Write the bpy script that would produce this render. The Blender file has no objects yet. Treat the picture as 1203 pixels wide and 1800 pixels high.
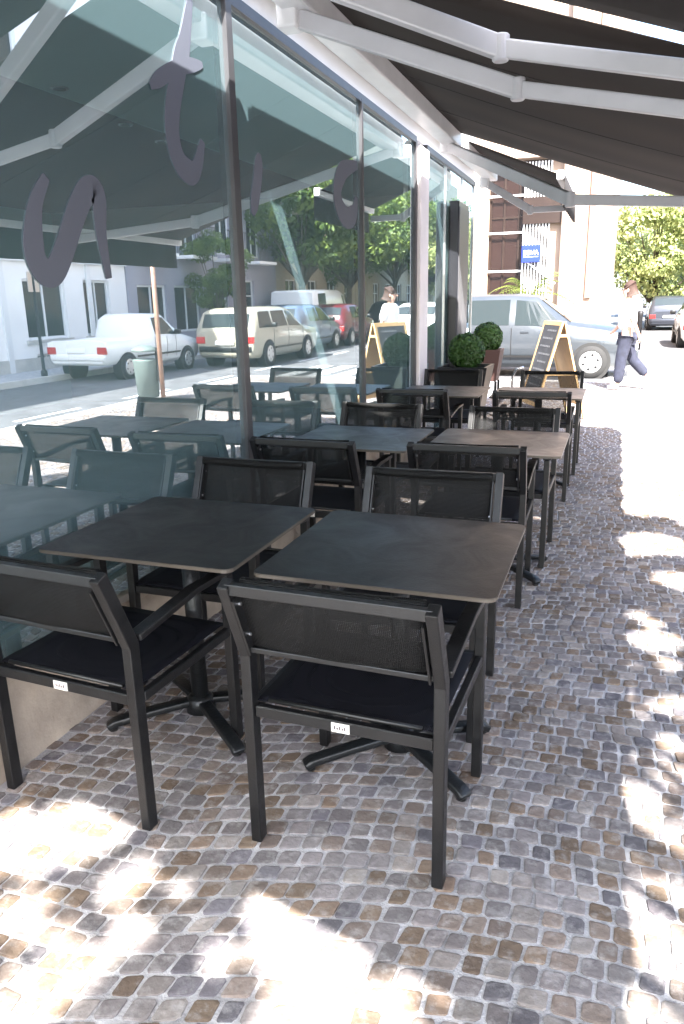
import bpy, bmesh, math, random
from mathutils import Vector, Matrix
from math import radians as R, sin, cos, pi
random.seed(7)
SC = bpy.context.scene
COL = SC.collection

# ------------------------------------------------------------------ camera
cam = bpy.data.cameras.new('camera'); co = bpy.data.objects.new('camera', cam); COL.objects.link(co)
cam.sensor_fit = 'VERTICAL'; cam.sensor_height = 36.0; cam.lens = 26.436
cam.clip_start = .05; cam.clip_end = 2000
PSI, TH, RO, ZC = .3458, .2757, -.0198, 1.48
fw = Vector((-sin(PSI)*cos(TH), cos(PSI)*cos(TH), -sin(TH)))
rt = Vector((cos(PSI), sin(PSI), 0)); up = rt.cross(fw)
rt2 = cos(RO)*rt + sin(RO)*up; up2 = -sin(RO)*rt + cos(RO)*up
m = Matrix((rt2, up2, -fw)).transposed().to_4x4(); m.translation = Vector((0, 0, ZC))
co.matrix_world = m
SC.camera = co
# ------------------------------------------------------------------ light
SUN_EL, SUN_DX, SUN_DY = R(47.0), -.45, .893      # horizontal travel direction of the light
w = bpy.data.worlds.new('World'); SC.world = w; w.use_nodes = True
nt = w.node_tree; sky = nt.nodes.new('ShaderNodeTexSky'); sky.sky_type = 'NISHITA'; sky.sun_disc = False
sky.sun_elevation = SUN_EL; sky.sun_rotation = math.atan2(-SUN_DX, -SUN_DY); sky.dust_density = 2.0; sky.air_density = 1.0
bg = nt.nodes['Background']; nt.links.new(sky.outputs[0], bg.inputs[0]); bg.inputs[1].default_value = .15
sl = bpy.data.lights.new('sun', 'SUN'); sl.energy = 5.0; sl.angle = R(.53); sl.color = (1, .96, .90)
so = bpy.data.objects.new('sun', sl); COL.objects.link(so)
so.rotation_euler = Vector((SUN_DX*cos(SUN_EL), SUN_DY*cos(SUN_EL), -sin(SUN_EL))).to_track_quat('-Z', 'Y').to_euler()
vs = SC.view_settings; SC.display_settings.display_device = 'sRGB'
vs.view_transform = 'Standard'; vs.look = 'None'; vs.gamma = 1; vs.exposure = 2.85; vs.use_curve_mapping = False
SC.cycles.max_bounces = 10; SC.cycles.diffuse_bounces = 5; SC.cycles.transparent_max_bounces = 24
SC.cycles.use_denoising = True; SC.cycles.sample_clamp_indirect = 8

# ------------------------------------------------------------------ materials
def newmat(name):
    mt = bpy.data.materials.new(name); mt.use_nodes = True
    return mt, mt.node_tree.nodes, mt.node_tree.links, mt.node_tree.nodes['Principled BSDF']
def mat(name, col, rough=.5, metal=0, var=.0, vscale=8, bump=0, bscale=40, spec=.5, col2=None, coat=0, trans=0):
    mt, N, L, b = newmat(name)
    b.inputs['Base Color'].default_value = (*col, 1); b.inputs['Roughness'].default_value = rough
    b.inputs['Metallic'].default_value = metal; b.inputs['Specular IOR Level'].default_value = spec
    b.inputs['Coat Weight'].default_value = coat
    tc = N.new('ShaderNodeTexCoord')
    if var or col2:
        n = N.new('ShaderNodeTexNoise'); n.inputs['Scale'].default_value = vscale; n.inputs['Detail'].default_value = 5
        L.new(tc.outputs['Object'], n.inputs['Vector'])
        r = N.new('ShaderNodeValToRGB'); c2 = col2 or [c*(1-var) for c in col]
        r.color_ramp.elements[0].position = .35; r.color_ramp.elements[1].position = .68
        r.color_ramp.elements[0].color = (*c2, 1); r.color_ramp.elements[1].color = (*[min(1, c*(1+var*.6)) for c in col], 1)
        L.new(n.outputs['Fac'], r.inputs[0]); L.new(r.outputs[0], b.inputs['Base Color'])
    if bump:
        n2 = N.new('ShaderNodeTexNoise'); n2.inputs['Scale'].default_value = bscale; n2.inputs['Detail'].default_value = 4
        L.new(tc.outputs['Object'], n2.inputs['Vector'])
        bp = N.new('ShaderNodeBump'); bp.inputs['Strength'].default_value = bump; bp.inputs['Distance'].default_value = .01
        L.new(n2.outputs['Fac'], bp.inputs['Height']); L.new(bp.outputs[0], b.inputs['Normal'])
    return mt
M = {}
M['frame'] = mat('black_powder_coat', (.006, .006, .0065), .36, 0, .25, 30, .15, 300)
M['plastic'] = mat('black_plastic', (.008, .008, .008), .4)
M['top'] = mat('laminate_top', (.010, .0098, .0102), .36, 0, .4, 9, .05, 120, spec=.4)
M['edge'] = mat('laminate_edge', (.09, .075, .06), .3)  # edge toned lighter to paint in the white its bevels reflect
M['base'] = mat('cast_base', (.010, .011, .012), .38, .1, .2, 20, .2, 90)
M['tag'] = mat('tag_white', (.7, .66, .6), .5)
M['ink'] = mat('tag_ink', (.06, .04, .05), .6)
M['white'] = mat('white_enamel', (.70, .70, .71), .35, 0, .08, 5)
M['fabricblack'] = mat('awning_valance_cloth', (.014, .011, .010), .9, 0, .2, 10, .3, 200)
M['alu'] = mat('dark_aluminium', (.055, .055, .06), .4, .1, .15, 6)
M['alulight'] = mat('satin_aluminium', (.55, .55, .56), .3, .9)
M['stone'] = mat('plinth_stone', (.40, .33, .27), .7, 0, .25, 6, .3, 60)
M['pillar'] = mat('pillar_paint', (.84, .78, .79), .55, 0, .1, 3)
M['plaster'] = mat('white_plaster', (.88, .86, .84), .85, 0, .08, .8, .2, 20)
M['cream'] = mat('cream_stone', (.36, .27, .21), .8, 0, .12, .7, .2, 12)
M['mauve'] = mat('grey_mauve_plaster', (.34, .33, .38), .85, 0, .15, .6, .2, 15)
M['beige'] = mat('beige_plaster', (.42, .36, .27), .85, 0, .15, .6, .2, 15)
M['pinkstone'] = mat('pink_stone', (.20, .13, .11), .75, 0, .15, 1.2)
M['winframe'] = mat('window_frame_paint', (.72, .72, .72), .5)
M['bronze'] = mat('bronze_frame', (.03, .018, .014), .4, .3, .2, 3)
M['darkglass'] = mat('dark_window_glass', (.02, .024, .028), .12, 0, spec=.45)
M['brownglass'] = mat('brown_window_glass', (.02, .011, .009), .1, spec=.7)
M['iron'] = mat('black_iron', (.02, .02, .022), .5, .4)
M['letter'] = mat('letter_vinyl', (.095, .105, .135), .6)
M['teal'] = mat('teal_paint', (.62, .80, .77), .8, 0, .06, 1.0)
M['intceil'] = mat('grey_ceiling_paint', (.05, .052, .05), .9, 0, .05, 1)
M['intfloor'] = mat('interior_floor_tile', (.20, .22, .23), .5, 0, .2, 2)
M['chrome'] = mat('brushed_chrome', (.5, .5, .5), .25, 1)
M['asphalt'] = mat('asphalt', (.10, .10, .105), .9, 0, .3, 3, .5, 120)
M['kerb'] = mat('kerb_limestone', (.48, .46, .43), .8, 0, .15, 4, .3, 50)
M['paint'] = mat('road_paint', (.75, .75, .73), .7, 0, .25, 9)
M['skin'] = mat('skin', (.50, .30, .22), .55)
M['shirt'] = mat('white_shirt_cloth', (.82, .82, .80), .9, bump=.3, bscale=30)
M['jeans'] = mat('blue_grey_denim', (.025, .028, .048), .9, 0, .3, 12, .3, 120)
M['hair'] = mat('dark_brown_hair', (.045, .022, .015), .7, bump=.5, bscale=80)
M['shoe'] = mat('grey_trainer', (.35, .33, .33), .7)
M['silver'] = mat('silver_car_paint', (.045, .053, .062), .34, .25, coat=.6)
M['whitecar'] = mat('white_car_paint', (.78, .78, .77), .25, 0, coat=.6)
M['creamcar'] = mat('cream_car_paint', (.34, .31, .24), .3, 0, coat=.5)
M['bluecar'] = mat('grey_blue_car_paint', (.12, .16, .22), .28, .3, coat=.6)
M['redcar'] = mat('dark_red_car_paint', (.10, .014, .02), .28, .2, coat=.6)
M['darkcar'] = mat('charcoal_car_paint', (.04, .045, .06), .28, .3, coat=.6)
M['carglass'] = mat('car_glass', (.02, .028, .03), .06, spec=.6)
M['tyre'] = mat('tyre_rubber', (.018, .018, .018), .8)
M['rim'] = mat('wheel_rim', (.6, .6, .6), .3, .7)
M['redlens'] = mat('red_lens', (.45, .02, .02), .2)
M['clearlens'] = mat('clear_lens', (.7, .7, .7), .1)
M['wood'] = mat('pale_plywood', (.55, .36, .17), .6, 0, .15, 5)
M['chalkdim'] = mat('dusty_chalk', (.22, .22, .23), .9)
M['slate'] = mat('chalkboard', (.035, .038, .045), .6, 0, .4, 7)
M['chalk'] = mat('chalk_mark', (.6, .6, .6), .9)
M['planter'] = mat('dark_planter', (.018, .018, .02), .35, bump=.1)
M['terracotta'] = mat('dark_clay_pot', (.07, .035, .03), .6)
M['soil'] = mat('soil', (.04, .028, .02), .95, bump=.6, bscale=60)
M['bark'] = mat('bark', (.11, .085, .065), .9, 0, .4, 8, .8, 25)
M['signblue'] = mat('sign_blue', (.012, .03, .30), .4)
M['signwhite'] = mat('sign_white', (.85, .85, .85), .5)
M['bingreen'] = mat('grey_green_bin', (.12, .15, .14), .5, 0, .15, 5)
M['copper'] = mat('rusty_post_paint', (.30, .17, .12), .5, .2, .3, 6)
M['totem'] = mat('black_totem', (.015, .016, .02), .3)
M['totemside'] = mat('grey_totem_side', (.10, .10, .11), .4)
M['redband'] = mat('red_brown_fascia', (.09, .03, .028), .7, 0, .3, 2)

def smudge(mt, lo, hi, sc):
    N, L = mt.node_tree.nodes, mt.node_tree.links; tc = N.new('ShaderNodeTexCoord'); n = N.new('ShaderNodeTexNoise')
    n.inputs['Scale'].default_value = sc; n.inputs['Detail'].default_value = 7; n.inputs['Roughness'].default_value = .65; n.inputs['Distortion'].default_value = .8
    L.new(tc.outputs['Object'], n.inputs[0]); mr = N.new('ShaderNodeMapRange'); mr.inputs['From Min'].default_value = .35; mr.inputs['From Max'].default_value = .65
    mr.inputs['To Min'].default_value = lo; mr.inputs['To Max'].default_value = hi; L.new(n.outputs['Fac'], mr.inputs['Value']); L.new(mr.outputs[0], N['Principled BSDF'].inputs['Roughness'])
smudge(M['top'], .30, .46, 5); smudge(M['frame'], .3, .5, 14); smudge(M['silver'], .26, .42, 2)

def textile(name, col, open_, sc=420):
    mt, N, L, b = newmat(name)
    b.inputs['Base Color'].default_value = (*col, 1); b.inputs['Roughness'].default_value = .7; b.inputs['Specular IOR Level'].default_value = .25
    tc = N.new('ShaderNodeTexCoord'); out = N['Material Output']
    wv = N.new('ShaderNodeTexWave'); wv.inputs['Scale'].default_value = sc*.16; wv.bands_direction = 'X'; L.new(tc.outputs['Object'], wv.inputs[0])
    wz = N.new('ShaderNodeTexWave'); wz.inputs['Scale'].default_value = sc*.16; wz.bands_direction = 'Z'; L.new(tc.outputs['Object'], wz.inputs[0])
    mu = N.new('ShaderNodeMath'); mu.operation = 'MULTIPLY'; L.new(wv.outputs[1], mu.inputs[0]); L.new(wz.outputs[1], mu.inputs[1])
    m2 = N.new('ShaderNodeMath'); m2.operation = 'MULTIPLY'; m2.inputs[1].default_value = open_*4; m2.use_clamp = True; L.new(mu.outputs[0], m2.inputs[0])
    tr = N.new('ShaderNodeBsdfTransparent'); mx = N.new('ShaderNodeMixShader')
    L.new(m2.outputs[0], mx.inputs[0]); L.new(b.outputs[0], mx.inputs[1]); L.new(tr.outputs[0], mx.inputs[2]); L.new(mx.outputs[0], out.inputs[0])
    return mt
M['arm'] = mat('grey_white_arm_enamel', (.46, .46, .48), .35, 0, .08, 5)
M['mesh'] = textile('black_textilene', (.006, .006, .006), .30)
M['seatmesh'] = textile('black_textilene_seat', (.003, .003, .006), .03)

def awning_cloth():
    mt, N, L, b = newmat('awning_cloth')
    b.inputs['Base Color'].default_value = (.05, .034, .027, 1); b.inputs['Roughness'].default_value = .95
    tc = N.new('ShaderNodeTexCoord')
    wv = N.new('ShaderNodeTexWave'); wv.bands_direction = 'Y'; wv.inputs['Scale'].default_value = .42; wv.inputs['Distortion'].default_value = 1.2; wv.inputs['Detail'].default_value = 3
    L.new(tc.outputs['Object'], wv.inputs[0])
    r = N.new('ShaderNodeValToRGB'); r.color_ramp.elements[0].color = (.015, .011, .009, 1); r.color_ramp.elements[1].color = (.028, .020, .016, 1)
    L.new(wv.outputs['Fac'], r.inputs[0]); L.new(r.outputs[0], b.inputs['Base Color'])
    tl = N.new('ShaderNodeBsdfTranslucent'); tl.inputs[0].default_value = (.05, .03, .025, 1)
    mx = N.new('ShaderNodeMixShader'); mx.inputs[0].default_value = .12
    L.new(b.outputs[0], mx.inputs[1]); L.new(tl.outputs[0], mx.inputs[2]); L.new(mx.outputs[0], N['Material Output'].inputs[0])
    return mt
M['cloth'] = awning_cloth()

def glass_pane():
    mt, N, L, b = newmat('coated_window_glass'); N.remove(b)
    gl = N.new('ShaderNodeBsdfGlossy'); gl.inputs['Roughness'].default_value = 0.0; gl.inputs['Color'].default_value = (.86, .93, .95, 1)
    tr = N.new('ShaderNodeBsdfTransparent'); tr.inputs[0].default_value = (.86, .95, .94, 1)
    df = N.new('ShaderNodeBsdfDiffuse'); df.inputs[0].default_value = (.36, .58, .65, 1)
    m1 = N.new('ShaderNodeMixShader'); m1.inputs[0].default_value = .31
    L.new(tr.outputs[0], m1.inputs[1]); L.new(df.outputs[0], m1.inputs[2])
    lw = N.new('ShaderNodeLayerWeight'); lw.inputs[0].default_value = .35
    mr = N.new('ShaderNodeMapRange'); mr.inputs['To Min'].default_value = .55; mr.inputs['To Max'].default_value = .85
    L.new(lw.outputs['Fresnel'], mr.inputs['Value'])
    m2 = N.new('ShaderNodeMixShader'); L.new(mr.outputs[0], m2.inputs[0]); L.new(m1.outputs[0], m2.inputs[1]); L.new(gl.outputs[0], m2.inputs[2])
    L.new(m2.outputs[0], N['Material Output'].inputs[0])
    e, N, L, b = newmat('glass_edge'); N.remove(b)
    t2 = N.new('ShaderNodeBsdfTransparent'); t2.inputs[0].default_value = (.93, .97, .96, 1); L.new(t2.outputs[0], N['Material Output'].inputs[0])
    return mt, e
M['pane'], M['paneback'] = glass_pane()

def stone_mat():
    mt, N, L, b = newmat('limestone_setts'); b.inputs['Roughness'].default_value = .92; b.inputs['Specular IOR Level'].default_value = .25
    at = N.new('ShaderNodeVertexColor'); at.layer_name = 'stone'
    tc = N.new('ShaderNodeTexCoord'); n = N.new('ShaderNodeTexNoise'); n.inputs['Scale'].default_value = 55; n.inputs['Detail'].default_value = 6
    L.new(tc.outputs['Object'], n.inputs[0])
    mx = N.new('ShaderNodeMix'); mx.data_type = 'RGBA'; mx.blend_type = 'OVERLAY'; mx.inputs[0].default_value = .3
    L.new(at.outputs[0], mx.inputs[6]); L.new(n.outputs['Fac'], mx.inputs[7]); L.new(mx.outputs[2], b.inputs['Base Color'])
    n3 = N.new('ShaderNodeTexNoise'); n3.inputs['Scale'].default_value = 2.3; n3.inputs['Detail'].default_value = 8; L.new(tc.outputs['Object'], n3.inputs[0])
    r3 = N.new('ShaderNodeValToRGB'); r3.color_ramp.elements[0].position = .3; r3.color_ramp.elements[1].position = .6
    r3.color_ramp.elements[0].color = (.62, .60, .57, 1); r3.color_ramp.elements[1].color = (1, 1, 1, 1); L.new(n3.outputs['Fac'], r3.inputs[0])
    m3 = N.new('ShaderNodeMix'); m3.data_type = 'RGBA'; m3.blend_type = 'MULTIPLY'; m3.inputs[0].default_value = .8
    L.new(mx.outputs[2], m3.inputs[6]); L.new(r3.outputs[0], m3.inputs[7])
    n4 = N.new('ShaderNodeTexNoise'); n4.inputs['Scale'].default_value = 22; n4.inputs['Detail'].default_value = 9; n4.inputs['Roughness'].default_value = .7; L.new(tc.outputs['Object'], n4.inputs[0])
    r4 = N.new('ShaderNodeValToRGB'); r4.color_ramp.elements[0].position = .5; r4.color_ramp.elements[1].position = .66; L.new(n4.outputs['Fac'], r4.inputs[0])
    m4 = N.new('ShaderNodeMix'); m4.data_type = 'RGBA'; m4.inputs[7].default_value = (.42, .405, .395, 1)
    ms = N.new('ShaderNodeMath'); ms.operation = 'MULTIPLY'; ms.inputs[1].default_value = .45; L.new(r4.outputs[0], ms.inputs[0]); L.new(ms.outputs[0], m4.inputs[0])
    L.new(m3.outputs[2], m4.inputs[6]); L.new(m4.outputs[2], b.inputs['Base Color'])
    bp = N.new('ShaderNodeBump'); bp.inputs['Strength'].default_value = .6; bp.inputs['Distance'].default_value = .006
    L.new(n.outputs['Fac'], bp.inputs['Height']); L.new(bp.outputs[0], b.inputs['Normal'])
    return mt
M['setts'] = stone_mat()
M['joint'] = mat('joint_sand', (.42, .41, .42), .95, 0, .35, 9, .5, 150)

def leafmat(name, c1, c2, tl=.35):
    mt, N, L, b = newmat(name); b.inputs['Roughness'].default_value = .5
    tc = N.new('ShaderNodeTexCoord'); n = N.new('ShaderNodeTexNoise'); n.inputs['Scale'].default_value = 2.2; n.inputs['Detail'].default_value = 4
    L.new(tc.outputs['Object'], n.inputs[0])
    r = N.new('ShaderNodeValToRGB'); r.color_ramp.elements[0].position = .38; r.color_ramp.elements[1].position = .62
    r.color_ramp.elements[0].color = (*c1, 1); r.color_ramp.elements[1].color = (*c2, 1)
    L.new(n.outputs['Fac'], r.inputs[0]); L.new(r.outputs[0], b.inputs['Base Color'])
    t = N.new('ShaderNodeBsdfTranslucent'); L.new(r.outputs[0], t.inputs[0]); mx = N.new('ShaderNodeMixShader'); mx.inputs[0].default_value = tl
    L.new(b.outputs[0], mx.inputs[1]); L.new(t.outputs[0], mx.inputs[2]); L.new(mx.outputs[0], N['Material Output'].inputs[0])
    return mt
M['leaf'] = leafmat('street_tree_leaf', (.055, .10, .02), (.19, .26, .055), .42)
M['leafy'] = leafmat('yellow_green_leaf', (.24, .30, .12), (.46, .48, .20), .5)
M['box'] = leafmat('boxwood_leaf', (.015, .045, .008), (.04, .10, .015), .15)
M['palm'] = leafmat('palm_frond_leaf', (.08, .12, .02), (.16, .19, .04), .4)

# ------------------------------------------------------------------ geometry helpers
class MB:
    def __init__(s): s.bm = bmesh.new()
    def box(s, x0, x1, y0, y1, z0, z1, mi=0):
        v = [s.bm.verts.new((x, y, z)) for x in (x0, x1) for y in (y0, y1) for z in (z0, z1)]
        for f in ((0, 1, 3, 2), (4, 6, 7, 5), (0, 4, 5, 1), (2, 3, 7, 6), (0, 2, 6, 4), (1, 5, 7, 3)):
            s.bm.faces.new([v[i] for i in f]).material_index = mi
        return v
    def bar(s, a, b, wd, ht, upv=(0, 0, 1), mi=0):
        a = Vector(a); b = Vector(b); d = (b-a).normalized(); u = Vector(upv)
        sd = d.cross(u).normalized(); u = sd.cross(d).normalized()
        vs_ = []
        for p in (a, b):
            for i, j in ((-1, -1), (1, -1), (1, 1), (-1, 1)):
                vs_.append(s.bm.verts.new(p+sd*i*wd/2+u*j*ht/2))
        fs = [(3, 2, 1, 0), (4, 5, 6, 7)]+[(i, (i+1) % 4, (i+1) % 4+4, i+4) for i in range(4)]
        for f in fs: s.bm.faces.new([vs_[i] for i in f]).material_index = mi
    def path(s, pts, wd, ht, upv=(0, 0, 1)):
        # mitred rectangular tube along a polyline
        pts = [Vector(p) for p in pts]; u = Vector(upv); rings = []
        for i, p in enumerate(pts):
            d1 = (p-pts[i-1]).normalized() if i else (pts[1]-p).normalized()
            d2 = (pts[i+1]-p).normalized() if i < len(pts)-1 else d1
            d = (d1+d2).normalized(); k = 1/max(.5, d.dot(d1))
            sd = d.cross(u).normalized(); uu = sd.cross(d).normalized()
            rings.append([s.bm.verts.new(p+sd*a*wd/2+uu*b*ht/2*k) for a, b in ((-1, -1), (1, -1), (1, 1), (-1, 1))])
        for a, b in zip(rings, rings[1:]):
            for i in range(4): s.bm.faces.new((a[i], a[(i+1) % 4], b[(i+1) % 4], b[i]))
        s.bm.faces.new(rings[0][::-1]); s.bm.faces.new(rings[-1])
    def tube(s, pts, rad, n=10, cap=True, mi=0):
        pts = [Vector(p) for p in pts]; rings = []
        rads = rad if isinstance(rad, (list, tuple)) else [rad]*len(pts)
        ref = None
        for i, p in enumerate(pts):
            d = ((pts[i+1]-p) if i < len(pts)-1 else (p-pts[i-1])).normalized()
            if i and i < len(pts)-1: d = ((pts[i+1]-p).normalized()+(p-pts[i-1]).normalized()).normalized()
            if ref is None: ref = Vector((1, 0, 0)) if abs(d.x) < .8 else Vector((0, 1, 0))
            a = d.cross(ref).normalized(); b = d.cross(a).normalized(); ref = -b if False else ref
            rings.append([s.bm.verts.new(p+(a*cos(2*pi*k/n)+b*sin(2*pi*k/n))*rads[i]) for k in range(n)])
        for a, b in zip(rings, rings[1:]):
            for i in range(n): s.bm.faces.new((a[i], a[(i+1) % n], b[(i+1) % n], b[i])).material_index = mi
        if cap:
            s.bm.faces.new(rings[0][::-1]).material_index = mi; s.bm.faces.new(rings[-1]).material_index = mi
    def disc(s, c, nrm, rad, n=20, mi=0, th=.0):
        nrm = Vector(nrm).normalized(); a = nrm.cross(Vector((.3, .2, .93))).normalized(); b = nrm.cross(a); c = Vector(c)
        s.bm.faces.new([s.bm.verts.new(c+(a*cos(2*pi*k/n)+b*sin(2*pi*k/n))*rad) for k in range(n)]).material_index = mi
    def quad(s, *p, mi=0):
        f = s.bm.faces.new([s.bm.verts.new(q) for q in p]); f.material_index = mi; return f
    def bevel(s, w_, seg=1):
        bmesh.ops.bevel(s.bm, geom=s.bm.edges[:], offset=w_, segments=seg, affect='EDGES', profile=.5, clamp_overlap=True); return s
    def build(s, name, mats, parent=None, smooth=False, normals=True):
        if normals: bmesh.ops.recalc_face_normals(s.bm, faces=s.bm.faces[:])
        me = bpy.data.meshes.new(name); s.bm.to_mesh(me); s.bm.free()
        for mm in (mats if isinstance(mats, (list, tuple)) else [mats]): me.materials.append(mm)
        if smooth: me.polygons.foreach_set('use_smooth', [True]*len(me.polygons))
        o = bpy.data.objects.new(name, me); COL.objects.link(o)
        if parent: o.parent = parent
        return o
def empty(name, loc=(0, 0, 0), rz=0):
    o = bpy.data.objects.new(name, None); COL.objects.link(o); o.location = loc; o.rotation_euler = (0, 0, rz); o.empty_display_size = .1
    return o
def tag(o, label=None, cat=None, group=None, kind=None):
    if label: o['label'] = label
    if cat: o['category'] = cat
    if group: o['group'] = group
    if kind: o['kind'] = kind
    return o
def struct(name, mb, mt, **k): return tag(mb.build(name, mt, **k), kind='structure')
KIDS = {}
def copy_tree(o, parent=None):
    c = o.copy(); COL.objects.link(c)
    if parent: c.parent = parent
    for ch in o.children: copy_tree(ch, c)
    return c

# ------------------------------------------------------------------ ground
G = -1.78          # plane of the shop window
KX, FKX, FAC = 3.6, 7.7, 9.2
mb = MB(); mb.quad((-400, -400, -.104), (400, -400, -.104), (400, 400, -.104), (-400, 400, -.104))
struct('ground', mb, mat('far_ground', (.2, .2, .19), .95, 0, .2, .3))
mb = MB(); mb.quad((KX, -60, -.1), (FKX, -60, -.1), (FKX, 300, -.1), (KX, 300, -.1))
mb.quad((-60, 14.2, -.1), (KX, 14.2, -.1), (KX, 18.6, -.1), (-60, 18.6, -.1))
mb.quad((-.2, 18.6, -.1), (KX, 18.6, -.1), (KX, 300, -.1), (-.2, 300, -.1))
struct('road', mb, M['asphalt'])
mb = MB(); mb.box(-1.79, KX-.16, -12, 14.04, -.1, -.003); mb.box(-60, -1.79, 9.98, 14.04, -.1, -.003)
struct('pavement', mb, M['joint'])
mb = MB()
mb.box(KX-.16, KX, -12, 14.2, -.12, .004); mb.box(-60, KX-.16, 14.04, 14.2, -.12, .004)
struct('kerb', mb.bevel(.012), M['kerb'])
mb = MB(); mb.box(FKX, FKX+.15, -20, 200, -.12, .02); struct('far_kerb', mb, M['kerb'])
mb = MB(); mb.box(FKX+.15, FAC+.5, -20, 200, -.12, .012); struct('far_pavement', mb, M['joint'])
mb = MB(); mb.box(-60, -.2, 18.6, 20.4, -.12, .0); struct('cross_street_pavement', mb, M['kerb'])
mb = MB()
for i in range(14):
    mb.quad((4.3, -2+i*2.6, -.096), (4.4, -2+i*2.6, -.096), (4.4, -.6+i*2.6, -.096), (4.3, -.6+i*2.6, -.096))
for i in range(6):
    mb.quad((-.1+i*.62, 12.9+1.7, -.096), (.25+i*.62, 14.6, -.096), (.25+i*.62, 17.8, -.096), (-.1+i*.62, 17.8, -.096))
struct('road_markings', mb, M['paint'])

def setts():
    bm = bmesh.new(); lay = bm.loops.layers.color.new('stone')
    rr = random.Random(3)
    def warp(x, v):
        # shallow segmental arcs, rows rising gently to the right
        ph = (x+.35)/1.5; a = abs(((ph+.5) % 1)-.5)*2
        return (x+.010*sin(v*9), v + .06*(1-a*a) + .16*x + .02*sin(x*3.1+v*1.7))
    pitch = .060; row = 0; v = -1.2
    while v < 14.3:
        x = -1.9 + rr.random()*.1
        while x < KX-.1:
            wd = pitch*rr.uniform(.84, 1.2)
            cx, cy = warp(x+wd/2, v+pitch/2)
            if -1.75 < cx < KX-.2 and .55 < cy < 13.98:
                g = rr.uniform(.0025, .005); h = rr.uniform(-.001, .0025)
                p = []
                for dx, dy in ((0, 0), (1, 0), (1, 1), (0, 1)):
                    qx, qy = warp(x+dx*wd, v+dy*pitch)
                    p.append(Vector((qx, qy, 0)))
                c = sum(p, Vector())/4
                near = cy < 7
                ring = []
                for i, q in enumerate(p):
                    j = rr.uniform(.0, .004)
                    q = q+(c-q).normalized()*(g+j) ; q += Vector((rr.uniform(-.003, .003), rr.uniform(-.003, .003), 0))
                    ring.append(q)
                col = rr.random()
                if col < .18: b_ = (.33, .265, .19)
                elif col < .42: b_ = (.34, .295, .25)
                elif col < .78: b_ = (.35, .335, .325)
                elif col < .93: b_ = (.43, .41, .38)
                else: b_ = (.27, .265, .28)
                k = rr.uniform(.90, 1.14); b_ = tuple((q*.58+.36*.42)*k*1.30*c_ for q, c_ in zip(b_, (1.01, .985, 1.0)))+(1,)
                if near:
                    out = []
                    for i in range(4):
                        a_, n_ = ring[i], ring[(i+1) % 4]; pv = ring[i-1]
                        k1 = rr.uniform(.07, .17); out += [a_+(pv-a_)*k1, a_+(n_-a_)*k1]
                    lo = [bm.verts.new((q.x, q.y, -.008)) for q in out]
                    mid = [bm.verts.new(((q+(c-q)*.04).x, (q+(c-q)*.04).y, h+rr.uniform(-.001, .001))) for q in out]
                    top = [bm.verts.new(((q+(c-q)*.22).x, (q+(c-q)*.22).y, h+.0008)) for q in out]
                    fs = [bm.faces.new(top)]
                    for A, B in ((lo, mid), (mid, top)):
                        for i in range(8): fs.append(bm.faces.new((A[i], A[(i+1) % 8], B[(i+1) % 8], B[i])))
                else:
                    lo = [bm.verts.new((q.x, q.y, -.008)) for q in ring]
                    top = [bm.verts.new(((q+(c-q)*.12).x, (q+(c-q)*.12).y, h)) for q in ring]
                    fs = [bm.faces.new(top)]
                    for i in range(4): fs.append(bm.faces.new((lo[i], lo[(i+1) % 4], top[(i+1) % 4], top[i])))
                for f in fs:
                    for l in f.loops: l[lay] = b_
            x += wd
        v += pitch; row += 1
    me = bpy.data.meshes.new('paving_stones'); bm.to_mesh(me); bm.free(); me.materials.append(M['setts'])
    o = bpy.data.objects.new('paving_stones', me); COL.objects.link(o)
    tag(o, 'small brown and grey limestone setts laid in shallow arcs on the pavement', 'paving stones', kind='stuff')
setts()

# ------------------------------------------------------------------ cafe front
GY0, GY1, ZS, ZT = -2.5, 9.94, .355, 2.80
mb = MB(); mb.box(-1.98, G+.012, GY0, 7.045, -.1, ZS-.03)
_y = GY0
while _y < 7.0:
    _n = min(_y+.98, 7.04); mb.box(G+.013, G+.022, _y+.002, _n-.002, -.09, ZS-.031); mb.box(-1.98, G+.045, _y+.0015, _n-.0015, ZS-.0295, ZS); _y += .98
tag(mb.bevel(.004).build('stone_plinth', M['stone']), 'low beige stone plinth under the long shop window', 'plinth')
gw = tag(empty('glass_shopfront', (G, 0, 0)), 'long tinted shop window with slim dark mullions on a stone plinth', 'shop window')
MY = [-.45, 1.52, 3.5, 5.46, 7.0]
def lc(v): return v
for a, b in zip([GY0]+MY[:-1], MY):
    mb = MB(); v = mb.box(-.012, 0, a+.02, b-.02, ZS+.02, ZT-.02, 1)
    for f in mb.bm.faces:
        if all(abs(q.co.x) < 1e-6 for q in f.verts): f.material_index = 0
    mb.build('pane', [M['pane'], M['paneback']], gw)
for a, b in ((7.42, 8.3), (8.3, 9.18), (9.18, 9.9)):
    mb = MB(); mb.box(-.012, 0, a+.015, b-.015, .10, ZT-.02, 1)
    for f in mb.bm.faces:
        if all(abs(q.co.x) < 1e-6 for q in f.verts): f.material_index = 0
    mb.build('pane', [M['pane'], M['paneback']], gw)
for y, wd in zip(MY, (.05, .06, .062, .036, .06)):
    mb = MB(); mb.box(-.05, .022, y-wd/2, y+wd/2, ZS, ZT); mb.bevel(.003).build('mullion', M['alu'], gw)
for y in (8.3, 9.18):
    mb = MB(); mb.box(-.03, .012, y-.012, y+.012, .1, ZT); mb.build('mullion', M['alulight'], gw)
mb = MB(); mb.box(-.05, .015, 9.9, 9.94, .0, ZT); mb.build('mullion', M['alulight'], gw)
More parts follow.
